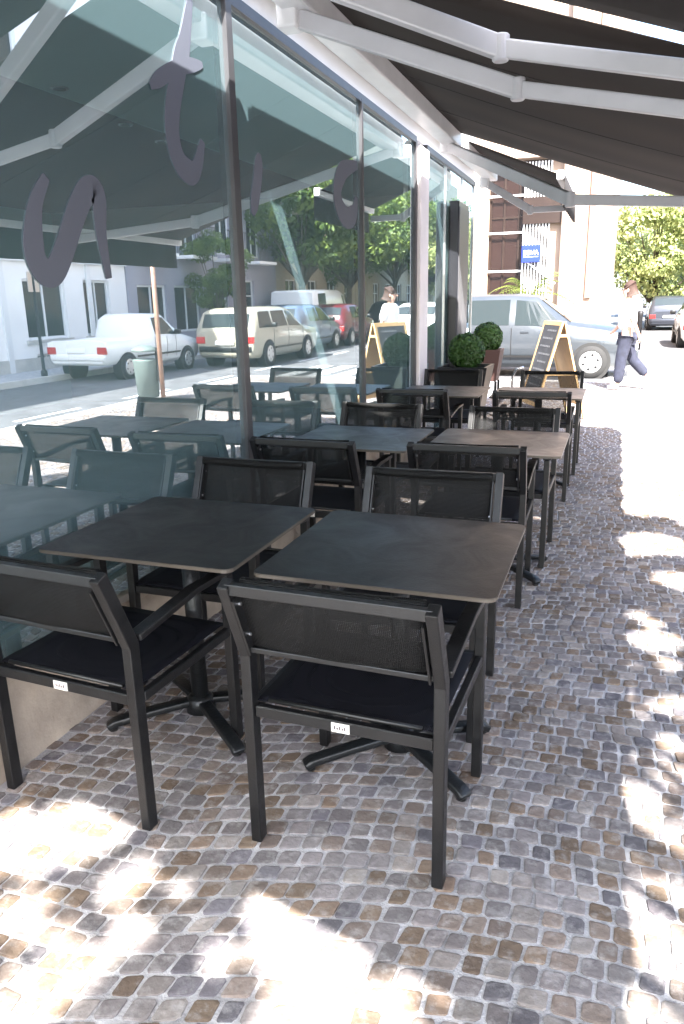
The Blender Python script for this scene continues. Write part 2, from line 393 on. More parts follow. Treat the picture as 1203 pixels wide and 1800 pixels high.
mb = MB(); mb.box(-.05, .02, GY0, 7.0, ZT-.02, ZT+.03); mb.box(-.05, .02, 7.4, 9.94, ZT-.02, ZT+.03); mb.build('frame', M['alu'], gw)
mb = MB(); mb.box(-.05, .02, 7.4, 9.94, .0, .1); mb.build('frame', M['alu'], gw)
mb = MB(); mb.box(G-.12, G+.05, 7.05, 7.36, 0, 2.77)
tag(mb.bevel(.008).build('square_pillar', M['pillar']), 'pale pinkish square pillar beside the shop window', 'pillar')
sw = tag(empty('side_wall', (G, 9.94, 0)), 'pale rendered side wall round the corner of the cafe', 'wall')
mb = MB(); mb.box(-6.3, -.06, -.16, 0, -.1, ZT+.03); mb.build('render', M['plaster'], sw)
# upper building over the shop
cb = tag(empty('cafe_building', (G, 3, 0)), 'plain upper storeys above the cafe window and awnings', 'building')
mb = MB(); mb.box(-6.5, 0, -8, 6.94, ZT+.03, 11); mb.build('wall', M['plaster'], cb)
mb = MB(); mb.box(0, .115, -5.5, 6.94, 2.955, 2.985); mb.build('sun_cut_ledge', M['alu'], cb)  # added ledge, trims the top of the sun strip on the glass
# interior
mb = MB(); mb.box(-8.0, G-.06, -8, 9.9, -.1, .02); struct('interior_floor', mb, M['intfloor'])
mb = MB(); mb.box(-8.2, -8.0, -8, 9.9, 0, 2.9); mb.box(-8.0, G-.1, -5.2, -5.0, 0, 2.9); struct('interior_wall', mb, M['teal'])
mb = MB(); mb.box(-3.35, G-.06, -5, 9.9, 2.72, 2.80)
tag(mb.build('ceiling_bulkhead', M['teal']), 'pale green lowered ceiling strip just inside the shop window', 'ceiling strip')
mb = MB(); mb.box(-8.0, -3.35, -5, 9.9, 2.78, 2.82); struct('interior_ceiling', mb, M['intceil'])
d0 = tag(empty('downlight', (-3.22, 4.14, 2.718)), 'recessed round downlight nearest the street tables, in the pale ceiling strip', 'downlight', 'round downlights seen through the window')
mb = MB(); mb.tube([(0, 0, 0), (0, 0, -.006)], .055, 20); mb.build('trim_ring', M['alulight'], d0, True)
mb = MB(); mb.tube([(0, 0, -.007), (0, 0, -.009)], .038, 20); mb.build('lamp_face', M['iron'], d0)
for (x, y, z), lb in (((-3.6, 5.35, 2.778), 'recessed round downlight in the dark ceiling just past the bulkhead edge'), ((-3.7, 6.0, 2.778), 'second recessed downlight in the dark ceiling, near the letter t')):
    c = copy_tree(d0); c.location = (x, y, z); c['label'] = lb
# letters in vinyl on the glass
def ribbon(strokes, wd, name, label):
    bm = bmesh.new()
    for st, w0 in zip(strokes, wd):
        P = [Vector((0, y, z)) for y, z in st]
        # smooth by Catmull-Rom
        Q = []
        for i in range(len(P)-1):
            p0 = P[max(0, i-1)]; p1 = P[i]; p2 = P[i+1]; p3 = P[min(len(P)-1, i+2)]
            for t in [k/6 for k in range(6)]:
                Q.append(.5*((2*p1)+(p2-p0)*t+(2*p0-5*p1+4*p2-p3)*t*t+(3*p1-p0-3*p2+p3)*t**3))
        Q.append(P[-1])
        n = len(Q); L_ = []; Rr = []
        for i, q in enumerate(Q):
            d = (Q[min(n-1, i+1)]-Q[max(0, i-1)]).normalized(); s = Vector((0, -d.z, d.y))
            tt = i/(n-1); ww = w0*(.35+.65*min(1, 5*tt, 5*(1-tt)))/2
            L_.append(q+s*ww); Rr.append(q-s*ww)
        off = .0006*random.random()
        fr = [[bm.verts.new((.003+off, q.y, q.z)) for q in A] for A in (L_, Rr)]
        bk = [[bm.verts.new((.0005, q.y, q.z)) for q in A] for A in (L_, Rr)]
        for i in range(n-1):
            bm.faces.new((fr[0][i], fr[0][i+1], fr[1][i+1], fr[1][i]))
            for k in (0, 1): bm.faces.new((fr[k][i], fr[k][i+1], bk[k][i+1], bk[k][i]))
    bmesh.ops.recalc_face_normals(bm, faces=bm.faces[:])
    me = bpy.data.meshes.new(name); bm.to_mesh(me); bm.free(); me.materials.append(M['letter'])
    o = bpy.data.objects.new(name, me); COL.objects.link(o); o.location = (G+.001, 0, 0)
    tag(o, label, 'window letter', 'large handwritten letters stuck on the glass')
ribbon([[(2.17, 1.88), (2.11, 1.80), (2.08, 1.71), (2.075, 1.63), (2.11, 1.585), (2.16, 1.59), (2.22, 1.66), (2.30, 1.78), (2.36, 1.85), (2.41, 1.87), (2.435, 1.83), (2.43, 1.72), (2.45, 1.57)]], [.092], 'window_letter', 'large grey handwritten letter n, nearest of the letters on the glass')
ribbon([[(3.19, 2.70), (3.12, 2.52), (3.06, 2.41), (2.98, 2.22), (2.98, 2.1), (3.04, 2.03), (3.14, 2.03), (3.22, 2.16)], [(2.83, 2.29), (2.95, 2.36), (3.08, 2.42), (3.26, 2.47)]], [.105, .062], 'window_letter', 'large grey handwritten letter t with thick crossbar, left of the first dark mullion')
ribbon([[(3.80, 2.20), (3.76, 2.06), (3.69, 1.90)]], [.09], 'window_letter', 'short grey upright stroke of a letter just right of the first dark mullion')
ribbon([[(5.38, 2.37), (5.10, 2.30), (4.97, 2.18), (5.0, 2.07), (5.15, 2.01), (5.30, 2.05), (5.36, 2.16)]], [.14], 'window_letter', 'round grey letter beside the slim second mullion')

# ------------------------------------------------------------------ awnings
def awning(y0, y1, X1, z1, arms, label, cassette=True):
    r = tag(empty('folding_arm_awning', (-1.57, (y0+y1)/2, 2.85)), label, 'awning', 'dark folding arm awnings over the terrace')
    ox, oy, oz = r.location
    def T(p): return (p[0]-ox, p[1]-oy, p[2]-oz)
    X0, z0 = -1.52, 2.92
    bm = bmesh.new(); nx, ny = 14, 26; g = []
    for i in range(nx+1):
        for j in range(ny+1):
            t = i/nx; s = j/ny
            sag = .035*sin(pi*t)*sin(pi*s)**.5 if 0 < s < 1 else 0
            sag += .006*sin(s*pi*9)*t*(1-t)*2
            g.append(bm.verts.new(T((X0+(X1-X0)*t, y0+(y1-y0)*s, z0+(z1-z0)*t-sag))))
    for i in range(nx):
        for j in range(ny):
            f = bm.faces.new((g[i*(ny+1)+j], g[(i+1)*(ny+1)+j], g[(i+1)*(ny+1)+j+1], g[i*(ny+1)+j+1])); f.smooth = True
    me = bpy.data.meshes.new('fabric'); bm.to_mesh(me); bm.free(); me.materials.append(M['cloth'])
    fo = bpy.data.objects.new('fabric', me); COL.objects.link(fo); fo.parent = r
    md = fo.modifiers.new('thick', 'SOLIDIFY'); md.thickness = .003
    ns = max(1, int((y1-y0)/1.2))
    for q in range(1, ns+1):
        s = q/(ns+1); P_ = []
        for i in range(nx+1):
            t = i/nx; sag = .035*sin(pi*t)*sin(pi*s)**.5+.006*sin(s*pi*9)*t*(1-t)*2
            P_.append(T((X0+(X1-X0)*t, y0+(y1-y0)*s, z0+(z1-z0)*t-sag-.004)))
        mb = MB(); mb.path(P_, .022, .002); mb.build('seam', M['fabricblack'], r)
    mb = MB(); mb.box(*[a-b for a, b in zip((-1.575, -1.44), (ox, ox))], y0-.04-oy, y1+.04-oy, 2.775-oz, 2.895-oz)
    mb.bevel(.012, 2).build('cassette', M['white'], r)
    mb = MB(); mb.tube([T((-1.535, y0, 2.905)), T((-1.535, y1, 2.905))], .035, 14); mb.build('fabric_roll', M['fabricblack'], r, True)
    mb = MB(); mb.box(X1-.03-ox, X1+.035-ox, y0-.02-oy, y1+.02-oy, z1-.045-oz, z1+.035-oz); mb.bevel(.01, 2).build('front_bar', M['white'], r)
    # valance hanging from the front bar
    bm = bmesh.new(); n = 60; A = []; B = []
    for i in range(n+1):
        y = y0+(y1-y0)*i/n; wv_ = .012*sin(i*.9)
        A.append(bm.verts.new(T((X1+.042, y, z1)))); B.append(bm.verts.new(T((X1+.042+wv_, y, z1-.27))))
    for i in range(n): bm.faces.new((A[i], A[i+1], B[i+1], B[i])).smooth = True
    me = bpy.data.meshes.new('valance'); bm.to_mesh(me); bm.free(); me.materials.append(M['fabricblack'])
    vo = bpy.data.objects.new('valance', me); COL.objects.link(vo); vo.parent = r
    md = vo.modifiers.new('thick', 'SOLIDIFY'); md.thickness = .003
    for sh, el, tp in arms:
        sh, el, tp = Vector(T(sh)), Vector(T(el)), Vector(T(tp))
        mb = MB(); mb.path([sh, el], .045, .082); ar = mb.bevel(.008, 2).build('arm', M['arm'], r)
        mb = MB(); d = (tp-el); mb.path([el, tp], .038, .066); mb.bevel(.008, 2).build('forearm', M['arm'], ar)
        mb = MB(); mb.tube([el+Vector((0, 0, -.047)), el+Vector((0, 0, .047))], .033, 18); mb.bevel(.006); mb.build('elbow_joint', M['arm'], ar)
        mb = MB(); mb.box(sh.x-.05, sh.x+.05, sh.y-.06, sh.y+.06, sh.z-.06, sh.z+.06); mb.bevel(.012, 2).build('shoulder_bracket', M['white'], ar)
    return r
awning(-.50, 3.18, .86, 2.10, [((-1.55, .4, 2.76), (-.45, .0, 2.40), (.83, .4, 2.06)), ((-1.55, 2.86, 2.76), (-.50, 3.30, 2.40), (.83, 3.10, 2.06))],
       'dark brown awning nearest the viewer, over the first tables')
awning(3.32, 7.35, .86, 2.10, [((-1.55, 3.72, 2.76), (-.50, 3.85, 2.38), (.83, 3.60, 2.05)), ((-1.55, 7.25, 2.78), (-.355, 5.6, 2.09), (.83, 5.56, 2.0))],
       'long dark brown awning over the middle tables, two white folding arms under it')
awning(7.70, 9.55, -.59, 2.54, [((-1.55, 9.35, 2.74), (-1.03, 9.4, 2.42), (-.62, 9.42, 2.42))],
       'short partly rolled in dark awning beyond the pillar')

# ------------------------------------------------------------------ furniture
def make_chair():
    r = empty('cafe_armchair')
    W = .262                       # half width to leg centres
    for s in (-1, 1):
        mb = MB(); mb.path([(s*W, 0, 0), (s*W, -.004, .585), (s*W, -.10, .815)], .030, .040, (0, -1, 0)); mb.bevel(.003, 2).build('leg', M['frame'], r)
    for s in (-1, 1):
        mb = MB(); mb.path([(s*W, .50, 0), (s*W, .492, .617)], .030, .036, (0, -1, 0)); mb.bevel(.003, 2).build('leg', M['frame'], r)
    for s in (-1, 1):
        mb = MB(); mb.path([(s*W, .016, .600), (s*W, .30, .632), (s*W, .515, .630)], .044, .020); mb.bevel(.004, 2).build('armrest', M['frame'], r)
        mb = MB(); mb.bar((s*(W-.022), -.012, .60), (s*(W-.022), -.088, .78), .006, .045, (0, 1, 0)); mb.build('side_plate', M['frame'], r)
        for q, zz in ((-.035, .655), (-.078, .755)):
            mb = MB(); mb.tube([(s*(W-.024), q, zz), (s*(W-.030), q, zz)], .005, 8)
            mb.build('bolt', M['alulight'], r)
    mb = MB()
    mb.box(-W+.016, W-.016, -.012, .012, .398, .432); mb.box(-W+.016, W-.016, .482, .506, .398, .430)
    for s in (-1, 1): mb.box(s*W-.012, s*W+.012, .022, .476, .400, .430)
    mb.bevel(.003).build('seat_frame', M['frame'], r)
    # seat sling, slightly hollow
    bm = bmesh.new(); g = []; nx, ny = 12, 12
    for i in range(nx+1):
        for j in range(ny+1):
            t = i/nx*2-1; s = j/ny
            g.append(bm.verts.new((t*(W-.014), .008+s*.490, .441-.018*(1-t*t)*sin(pi*s)-.006*(s > .95))))
    for i in range(nx):
        for j in range(ny): bm.faces.new((g[i*(ny+1)+j], g[(i+1)*(ny+1)+j], g[(i+1)*(ny+1)+j+1], g[i*(ny+1)+j+1])).smooth = True
    me = bpy.data.meshes.new('seat'); bm.to_mesh(me); bm.free(); me.materials.append(M['seatmesh'])
    o = bpy.data.objects.new('seat', me); COL.objects.link(o); o.parent = r
    md = o.modifiers.new('t', 'SOLIDIFY'); md.thickness = .003
    mb = MB(); mb.tube([(-W+.05, .006, .446), (W-.05, .006, .446)], .006, 8); mb.build('seat_piping', M['plastic'], r, True)
    # back rails and sling
    mb = MB(); mb.path([(-W, -.096, .800), (W, -.096, .800)], .022, .030); mb.path([(-W+.015, -.022, .606), (W-.015, -.022, .606)], .016, .016)
    mb.bevel(.003, 2).build('back_frame', M['frame'], r)
    bm = bmesh.new(); prof = [(-.008, .592), (-.030, .615), (-.055, .68), (-.078, .745), (-.088, .79), (-.090, .812), (-.080, .822), (-.068, .820), (-.062, .808), (-.066, .792)]
    nx = 14; g = []
    for i in range(nx+1):
        t = i/nx*2-1
        for k, (y, z) in enumerate(prof):
            bow = -.012*(1-t*t)*(1 if k < 5 else .3)
            g.append(bm.verts.new((t*(W-.026), y+bow+.012, z-.004*(1-t*t))))
    n = len(prof)
    for i in range(nx):
        for k in range(n-1): bm.faces.new((g[i*n+k], g[(i+1)*n+k], g[(i+1)*n+k+1], g[i*n+k+1])).smooth = True
    me = bpy.data.meshes.new('back_panel'); bm.to_mesh(me); bm.free(); me.materials.append(M['mesh'])
    o = bpy.data.objects.new('back_panel', me); COL.objects.link(o); o.parent = r
    md = o.modifiers.new('t', 'SOLIDIFY'); md.thickness = .002
    mb = MB(); mb.box(-.025, .025, -.0145, -.012, .402, .428)
    lab = mb.build('maker_tag', M['tag'], r)
    mb = MB()
    for i in range(5): mb.box(-.017+i*.007, -.013+i*.007, -.0152, -.0147, .410, .420-.003*(i % 2))
    mb.build('print', M['ink'], lab)
    for s, yy in ((-1, 0), (1, 0), (-1, .5), (1, .5)):
        pass
    return r
def make_table():
    r = empty('cafe_table')
    mb = MB(); mb.box(-.35, .35, -.35, .35, .716, .728)
    # round the corners in plan
    ve = [e for e in mb.bm.edges if abs(e.verts[0].co.z-e.verts[1].co.z) > .005]
    bmesh.ops.bevel(mb.bm, geom=ve, offset=.03, segments=5, affect='EDGES', profile=.5)
    he = [e for e in mb.bm.edges if abs(e.verts[0].co.z-e.verts[1].co.z) < 1e-5 and len(e.link_faces) == 2 and abs(e.link_faces[0].normal.z-e.link_faces[1].normal.z) > .5]
    bmesh.ops.bevel(mb.bm, geom=he, offset=.0018, segments=2, affect='EDGES')
    for f in mb.bm.faces:
        f.normal_update(); f.material_index = 0 if f.normal.z > .9 else 1
    mb.build('table_top', [M['top'], M['edge']], r)
    mb = MB(); mb.tube([(0, 0, .03), (0, 0, .70)], .030, 20); mb.build('column', M['base'], r, True)
    mb = MB()
    for a in (45, 135): 
        c_, s_ = cos(R(a)), sin(R(a)); mb.bar((-.26*c_, -.26*s_, .705), (.26*c_, .26*s_, .705), .035, .018)
    mb.build('top_bracket', M['base'], r)
    mb = MB(); mb.tube([(0, 0, .022), (0, 0, .07), (0, 0, .085)], [.055, .05, .034], 20); mb.build('hub', M['base'], r, True)
    for a in (38, 142, 218, 322):
        c_, s_ = cos(R(a)), sin(R(a))
        mb = MB(); mb.path([(.03*c_, .03*s_, .060), (.18*c_, .18*s_, .046), (.31*c_, .31*s_, .030), (.335*c_, .335*s_, .016)], .046, .026); mb.bevel(.006, 2)
        ft = mb.build('foot', M['base'], r, True)
        mb = MB(); mb.tube([(.315*c_, .315*s_, 0), (.315*c_, .315*s_, .014)], .016, 12); mb.build('glide', M['plastic'], ft)
    return r
ch0 = make_chair(); tb0 = make_table()
CH = [(-.595, 1.62, 1, 'nearest black armchair at right, its back to the viewer and white maker tag in view'),
      (-.645, 2.79, -1, 'black armchair across the near right table, facing the viewer'),
      (-.620, 3.52, 1, 'black armchair drawn up to the near side of the second table on the kerb side'),
      (-.560, 4.64, -1, 'black armchair behind the second table on the kerb side, facing the viewer'),
      (-.540, 5.64, 1, 'black armchair on the near side of the farthest table on the kerb side'),
      (-.520, 7.05, -1, 'black armchair in front of the A-frame board, farthest on the kerb side'),
      (-1.445, 1.585, 1, 'nearest black armchair at left, its back to the viewer, beside the stone plinth'),
      (-1.440, 2.80, -1, 'black armchair across the near left table by the window, facing the viewer'),
      (-1.420, 3.47, 1, 'black armchair on the near side of the second table by the window'),
      (-1.420, 4.66, -1, 'black armchair behind the second table by the window, facing the viewer'),
      (-1.420, 5.63, 1, 'black armchair on the near side of the farthest table by the window'),
      (-1.430, 7.10, -1, 'black armchair in front of the clipped box planter, by the pillar')]
jit = [(-1.5, 0), (1.5, 0), (1.0, 0), (-.5, 0), (.5, 0), (0, 0), (-3.5, 0), (.5, 0), (-1, 0), (-2, 0), (0, 0), (2, 0)]
for i, ((x, y, d, lb), (a, _)) in enumerate(zip(CH, jit)):
    c = ch0 if i == 0 else copy_tree(ch0)
    c.location = (x, y, 0.001); c.rotation_euler = (0, 0, (0 if d > 0 else pi)+R(a))
    tag(c, lb, 'armchair', 'black mesh armchairs at the terrace tables')
TB = [(-.59, 2.17, 'near square dark table on the kerb side with two chairs'), (-.555, 4.05, 'second square dark table from the front, on the kerb side, behind two mesh chair backs'),
      (-.55, 6.25, 'farthest square dark table on the kerb side, toward the A-frame board'), (-1.355, 2.17, 'near square dark table against the window at left'),
      (-1.32, 4.00, 'second square dark table from the front, against the window'), (-1.33, 6.25, 'farthest square dark table by the window, before the pillar')]
for i, (x, y, lb) in enumerate(TB):
    c = tb0 if i == 0 else copy_tree(tb0)
    c.location = (x, y, 0.001); tag(c, lb, 'table', 'square dark cafe tables')

# ------------------------------------------------------------------ foliage helpers
def leaf_mesh(name, mt, pts, size, rr, parent=None, aspect=.55):
    verts = []; faces = []
    for p, nrm in pts:
        s = size*rr.uniform(.6, 1.3)
        d = Vector((rr.gauss(0, 1), rr.gauss(0, 1), rr.gauss(0, 1))).normalized()
        if nrm is not None: n = (nrm+d*.8).normalized()
        else: n = d
        a = n.cross(Vector((rr.gauss(0, 1), rr.gauss(0, 1), rr.gauss(0, 1)))).normalized(); b = n.cross(a)
        k = len(verts)
        verts += [p-a*s*.5, p+b*s*aspect*.5+a*s*.05, p+a*s*.5, p-b*s*aspect*.5+a*s*.05]
        faces.append((k, k+1, k+2, k+3))
    me = bpy.data.meshes.new(name); me.from_pydata([tuple(v) for v in verts], [], faces); me.materials.append(mt)
    o = bpy.data.objects.new(name, me); COL.objects.link(o)
    if parent: o.parent = parent
    return o
def tree(x, y, h, rad, label, mt, seed, clumps=26, per=170, leaf=.22, zlow=.45, base=-.1, group='street trees', trunk_r=.14, sy=1, sz=.7):
    rr = random.Random(seed); r = tag(empty('street_tree', (x, y, base)), label, 'tree', group)
    cz = h*(zlow+1)/2; hz = h*(1-zlow)/2
    mb = MB()
    fork = h*zlow*.8
    mb.tube([(0, 0, 0), (.03, .02, fork*.5), (0, .04, fork), (.08, 0, cz)], [trunk_r*1.25, trunk_r, trunk_r*.85, trunk_r*.4], 10)
    cl = []
    for i in range(clumps):
        while True:
            p = Vector((rr.uniform(-1, 1), rr.uniform(-1, 1), rr.uniform(-1, 1)))
            if .35 < p.length < 1: break
        cl.append((Vector((p.x*rad, p.y*rad*sy, cz+p.z*hz)), rr.uniform(.22, .42)*rad))
    for c, _ in cl[::2]:
        mb.tube([(0, .02, fork*rr.uniform(.85, 1.1)), (c*.5+Vector((0, 0, fork*.5)))[:], c[:]], [trunk_r*.45, trunk_r*.25, .015], 6)
    mb.build('trunk', M['bark'], r, True)
    pts = []
    for c, cr in cl:
        for _ in range(per):
            d = Vector((rr.gauss(0, 1), rr.gauss(0, 1), rr.gauss(0, 1))).normalized()
            q = d*cr*rr.uniform(.45, 1.05)**.7; q.z *= sz
            pts.append((c+q, (d+Vector((0, 0, .6))).normalized()))
    leaf_mesh('crown', mt, pts, leaf, rr, r)
    return r

# the tree that throws the dappled shade at the near kerb (its trunk stands behind and right of the view)
# gaps left in its crown to place the dapple: (x, y, radius) of the light spots they let fall on the pavement
GAPS = [(-0.57, 1.37, 0.126), (-0.47, 1.24, 0.082), (-0.22, 1.38, 0.095), (-1.47, 1.41, 0.168), (-1.36, 1.55, 0.136), (-1.14, 1.71, 0.067), (-1.1, 1.4, 0.041), (-0.98, 1.39, 0.032), (-1.08, 1.09, 0.067), (-1.11, 0.96, 0.076), (-0.77, 1.23, 0.032), (-0.7, 1.38, 0.063), (-0.54, 1.15, 0.076), (-0.37, 1.24, 0.054), (-0.18, 1.68, 0.054), (0.07, 1.73, 0.076), (0.21, 1.72, 0.073), (0.05, 1.56, 0.063), (0.02, 1.39, 0.073), (0.15, 1.47, 0.085), (0.08, 2.82, 0.063), (0.05, 2.58, 0.041), (0.26, 3.33, 0.104), (0.13, 2.14, 0.085), (0.28, 2.31, 0.045), (0.19, 2.03, 0.051), (0.3, 2.76, 0.063), (0.31, 4.77, 0.19), (0.15, 4.61, 0.136), (0.4, 4.14, 0.104), (-1.01, 1.22, 0.032), (-0.32, 1.42, 0.041), (-0.08, 1.34, 0.02), (0.26, 1.98, 0.041), (-1.33, 1.19, 0.063), (0.23, 1.53, 0.041), (0.13, 2.4, 0.032), (0.19, 3.61, 0.041), (0.06, 3.71, 0.032), (-0.08, 1.86, 0.014), (-0.41, 1.49, 0.022), (-1.21, 1.15, 0.032)]
def shade_tree():
    rr = random.Random(21); r = tag(empty('street_tree', (3.0, -2.2, 0)), 'large leafy kerb tree whose crown shades the near pavement', 'tree', 'street trees')
    mb = MB(); mb.tube([(0, 0, 0), (.03, .05, 1.6), (-.05, .1, 3.0), (-.2, .2, 4.1)], [.19, .15, .13, .06], 12)
    pts = []; kx, ky = .45/math.tan(SUN_EL), .893/math.tan(SUN_EL)
    gaps = list(GAPS)
    for _ in range(70): gaps.append((rr.uniform(-1.7, 1.6), rr.uniform(.5, 5.2), rr.uniform(.012, .045)))
    for _ in range(24): gaps.append((rr.uniform(.45, 1.7), rr.uniform(.5, 5.2), rr.uniform(.06, .14)))
    gaps = [(a, b, c+.034, rr.uniform(.8, 1.3), rr.uniform(0, pi)) for a, b, c in gaps]
    n = 0
    while n < 27000:
        u, v, z = rr.uniform(-2.2, 1.9), rr.uniform(.3, 5.5), 4.25+rr.triangular(-.25, .45, 0)
        if v > 5.28+.12*sin(u*7)+.06*sin(u*19): continue
        ok = True
        for a, b, c, e, th in gaps:
            dx, dy = u-a, v-b
            if abs(dx) > .3 or abs(dy) > .3: continue
            p_, q_ = dx*cos(th)+dy*sin(th), -dx*sin(th)+dy*cos(th)
            if (p_/e)**2+(q_*e)**2 < c*c: ok = False; break
        if not ok: continue
        pts.append((Vector((u+kx*z-3.0, v-ky*z+2.2, z)), Vector((.2, -.35, 1)))); n += 1
    for i in range(26):
        c = Vector((rr.uniform(-2.6, 1.8), rr.uniform(-2.4, 2.6), 4.2))
        mb.tube([(0, .1, 2.9), (c*.5+Vector((0, 0, 1.9)))[:], c[:]], [.05, .028, .008], 6)
    for i in range(26):       # the side towards the road
        c = Vector((rr.uniform(.6, 3.0), rr.uniform(-2.6, 2.6), 4.6+rr.uniform(-.5, 1.0))); cr = rr.uniform(.35, .6)
        for _ in range(260):
            d = Vector((rr.gauss(0, 1), rr.gauss(0, 1), rr.gauss(0, 1))).normalized(); q = d*cr*rr.uniform(.3, 1)**.6; q.z *= .7
            pts.append((c+q, Vector((.2, -.3, 1))))
    mb.build('trunk', M['bark'], r, True)
    leaf_mesh('crown', M['leaf'], pts, .095, rr, r, .7)
shade_tree()

# ------------------------------------------------------------------ planters, board, totem
def box_planter(x, y, z0, rad, label, low, potmat, seed, pw, ph):
    r = tag(empty('box_planter', (x, y, 0)), label, 'planter', 'clipped box balls in dark pots')
    mb = MB(); n = 4
    a, b = pw*.36, pw*.5
    v = [mb.bm.verts.new(p) for p in [(-a, -a, low), (a, -a, low), (a, a, low), (-a, a, low), (-b, -b, low+ph), (b, -b, low+ph), (b, b, low+ph), (-b, b, low+ph),
         (-b+.03, -b+.03, low+ph), (b-.03, -b+.03, low+ph), (b-.03, b-.03, low+ph), (-b+.03, b-.03, low+ph),
         (-b+.03, -b+.03, low+ph-.05), (b-.03, -b+.03, low+ph-.05), (b-.03, b-.03, low+ph-.05), (-b+.03, b-.03, low+ph-.05)]]
    mb.bm.faces.new(v[3::-1])
    for k in (0, 4, 8):
        for i in range(4): mb.bm.faces.new((v[k+i], v[k+(i+1) % 4], v[k+4+(i+1) % 4], v[k+4+i]))
    pot = mb.build('pot', potmat, r)
    mb = MB(); mb.box(-b+.031, b-.031, -b+.031, b-.031, low+ph-.07, low+ph-.045); mb.build('soil', M['soil'], pot)
    if low > 0:
        mb = MB()
        for sx in (-1, 1):
            for sy in (-1, 1): mb.box(sx*a-.015, sx*a+.015, sy*a-.015, sy*a+.015, 0, low)
        mb.build('stand', M['plastic'], r)
    rr = random.Random(seed); pts = []
    for _ in range(3600):
        d = Vector((rr.gauss(0, 1), rr.gauss(0, 1), rr.gauss(0, 1))).normalized()
        k = 1+.035*sin(d.x*9+d.y*5)*sin(d.z*8)
        pts.append((Vector((0, 0, z0))+d*rad*k*rr.uniform(.9, 1.02), d))
    leaf_mesh('foliage', M['box'], pts, .034, rr, r, .6)
    mb = MB(); bmesh.ops.create_icosphere(mb.bm, subdivisions=3, radius=rad*.9, matrix=Matrix.Translation((0, 0, z0))); mb.build('inner_twigs', M['box'], r, True)
box_planter(-1.43, 7.83, .94, .185, 'clipped box ball in a tapered black planter beside the pillar', 0.36, M['planter'], 1, .50, .44)
box_planter(-1.47, 9.45, 1.00, .175, 'clipped box ball in a dark reddish pot, farther one near the silver car', .48, M['terracotta'], 2, .36, .38)

af = tag(empty('a_frame_board', (-.72, 9.85, 0)), 'pale wooden A-frame menu board standing on the pavement before the silver car', 'sign board')
af.rotation_euler = (0, 0, R(24))
Hh, sp, hw_ = 1.17, .33, .30
# two leaves hinged at the top: writing side faces left, plywood side faces right
def leaf(sgn, name):
    e = empty(name); e.parent = af
    mb = MB(); fr = []
    for yy in (-hw_, hw_): mb.path([(sgn*sp, yy, 0), (sgn*.012, yy, Hh)], .045, .022, (sgn, 0, .3))
    for t in (.16, .98):
        xx = sgn*(sp+(.012-sp)*t); zz = Hh*t
        mb.path([(xx, -hw_+.02, zz), (xx, hw_-.02, zz)], .020, .05, (-sgn*.28, 0, 1))
    mb.build('rails', M['wood'], e)
    k = .008
    def P(t, y, o): return (sgn*(sp+(.012-sp)*t)+sgn*o, y, Hh*t)
    mb = MB(); mb.quad(P(.17, -hw_+.02, k), P(.17, hw_-.02, k), P(.97, hw_-.02, k), P(.97, -hw_+.02, k))
    mb.quad(P(.17, -hw_+.02, -k+.004), P(.17, hw_-.02, -k+.004), P(.97, hw_-.02, -k+.004), P(.97, -hw_+.02, -k+.004))
    pn = mb.build('panel', M['slate'] if sgn < 0 else M['wood'], e)
    if sgn < 0:
        mb = MB(); rr = random.Random(4)
        for i in range(9):
            t = .9-i*.08; y0 = -.2+rr.uniform(-.03, .05); x_ = y0
            while x_ < .2-rr.random()*.15:
                wv_ = rr.uniform(.02, .05); mb.quad(P(t, x_, k+.003), P(t, x_+wv_, k+.003), P(t+.018, x_+wv_, k+.003), P(t+.018, x_, k+.003)); x_ += wv_+.012
        tag(mb.build('chalk_lines', M['chalkdim'], pn), kind='stuff')
leaf(-1, 'front_leaf'); leaf(1, 'rear_leaf')
mb = MB(); mb.path([(-.05, -hw_-.02, Hh-.16), (.05, -hw_-.02, Hh-.16)], .012, .03); mb.path([(-.19, -hw_-.018, .55), (.19, -hw_-.018, .55)], .01, .018)
mb.build('stay', M['wood'], af)

tt = tag(empty('tall_totem', (-1.70, 8.74, 0)), 'tall narrow black totem standing against the glass past the pillar', 'totem')
mb = MB(); mb.box(-.065, .04, -.30, .28, .0, 2.46); mb.bevel(.01).build('body', M['totem'], tt)
mb = MB(); mb.box(.041, .048, -.28, .26, .5, 2.40); mb.build('face_panel', M['totemside'], tt)
st = tag(empty('chrome_stand', (-1.05, 8.6, 0)), 'thin curved metal stand beside the black planter', 'stand')
mb = MB(); mb.tube([(-.02, 0, 0), (0, 0, .3), (.0, 0, .62), (.04, .0, .70), (.12, 0, .72)], .014, 10); mb.build('post', M['chrome'], st, True)
mb = MB(); mb.tube([(-.02, 0, 0), (-.02, 0, .012)], .12, 24); mb.build('base', M['chrome'], st)

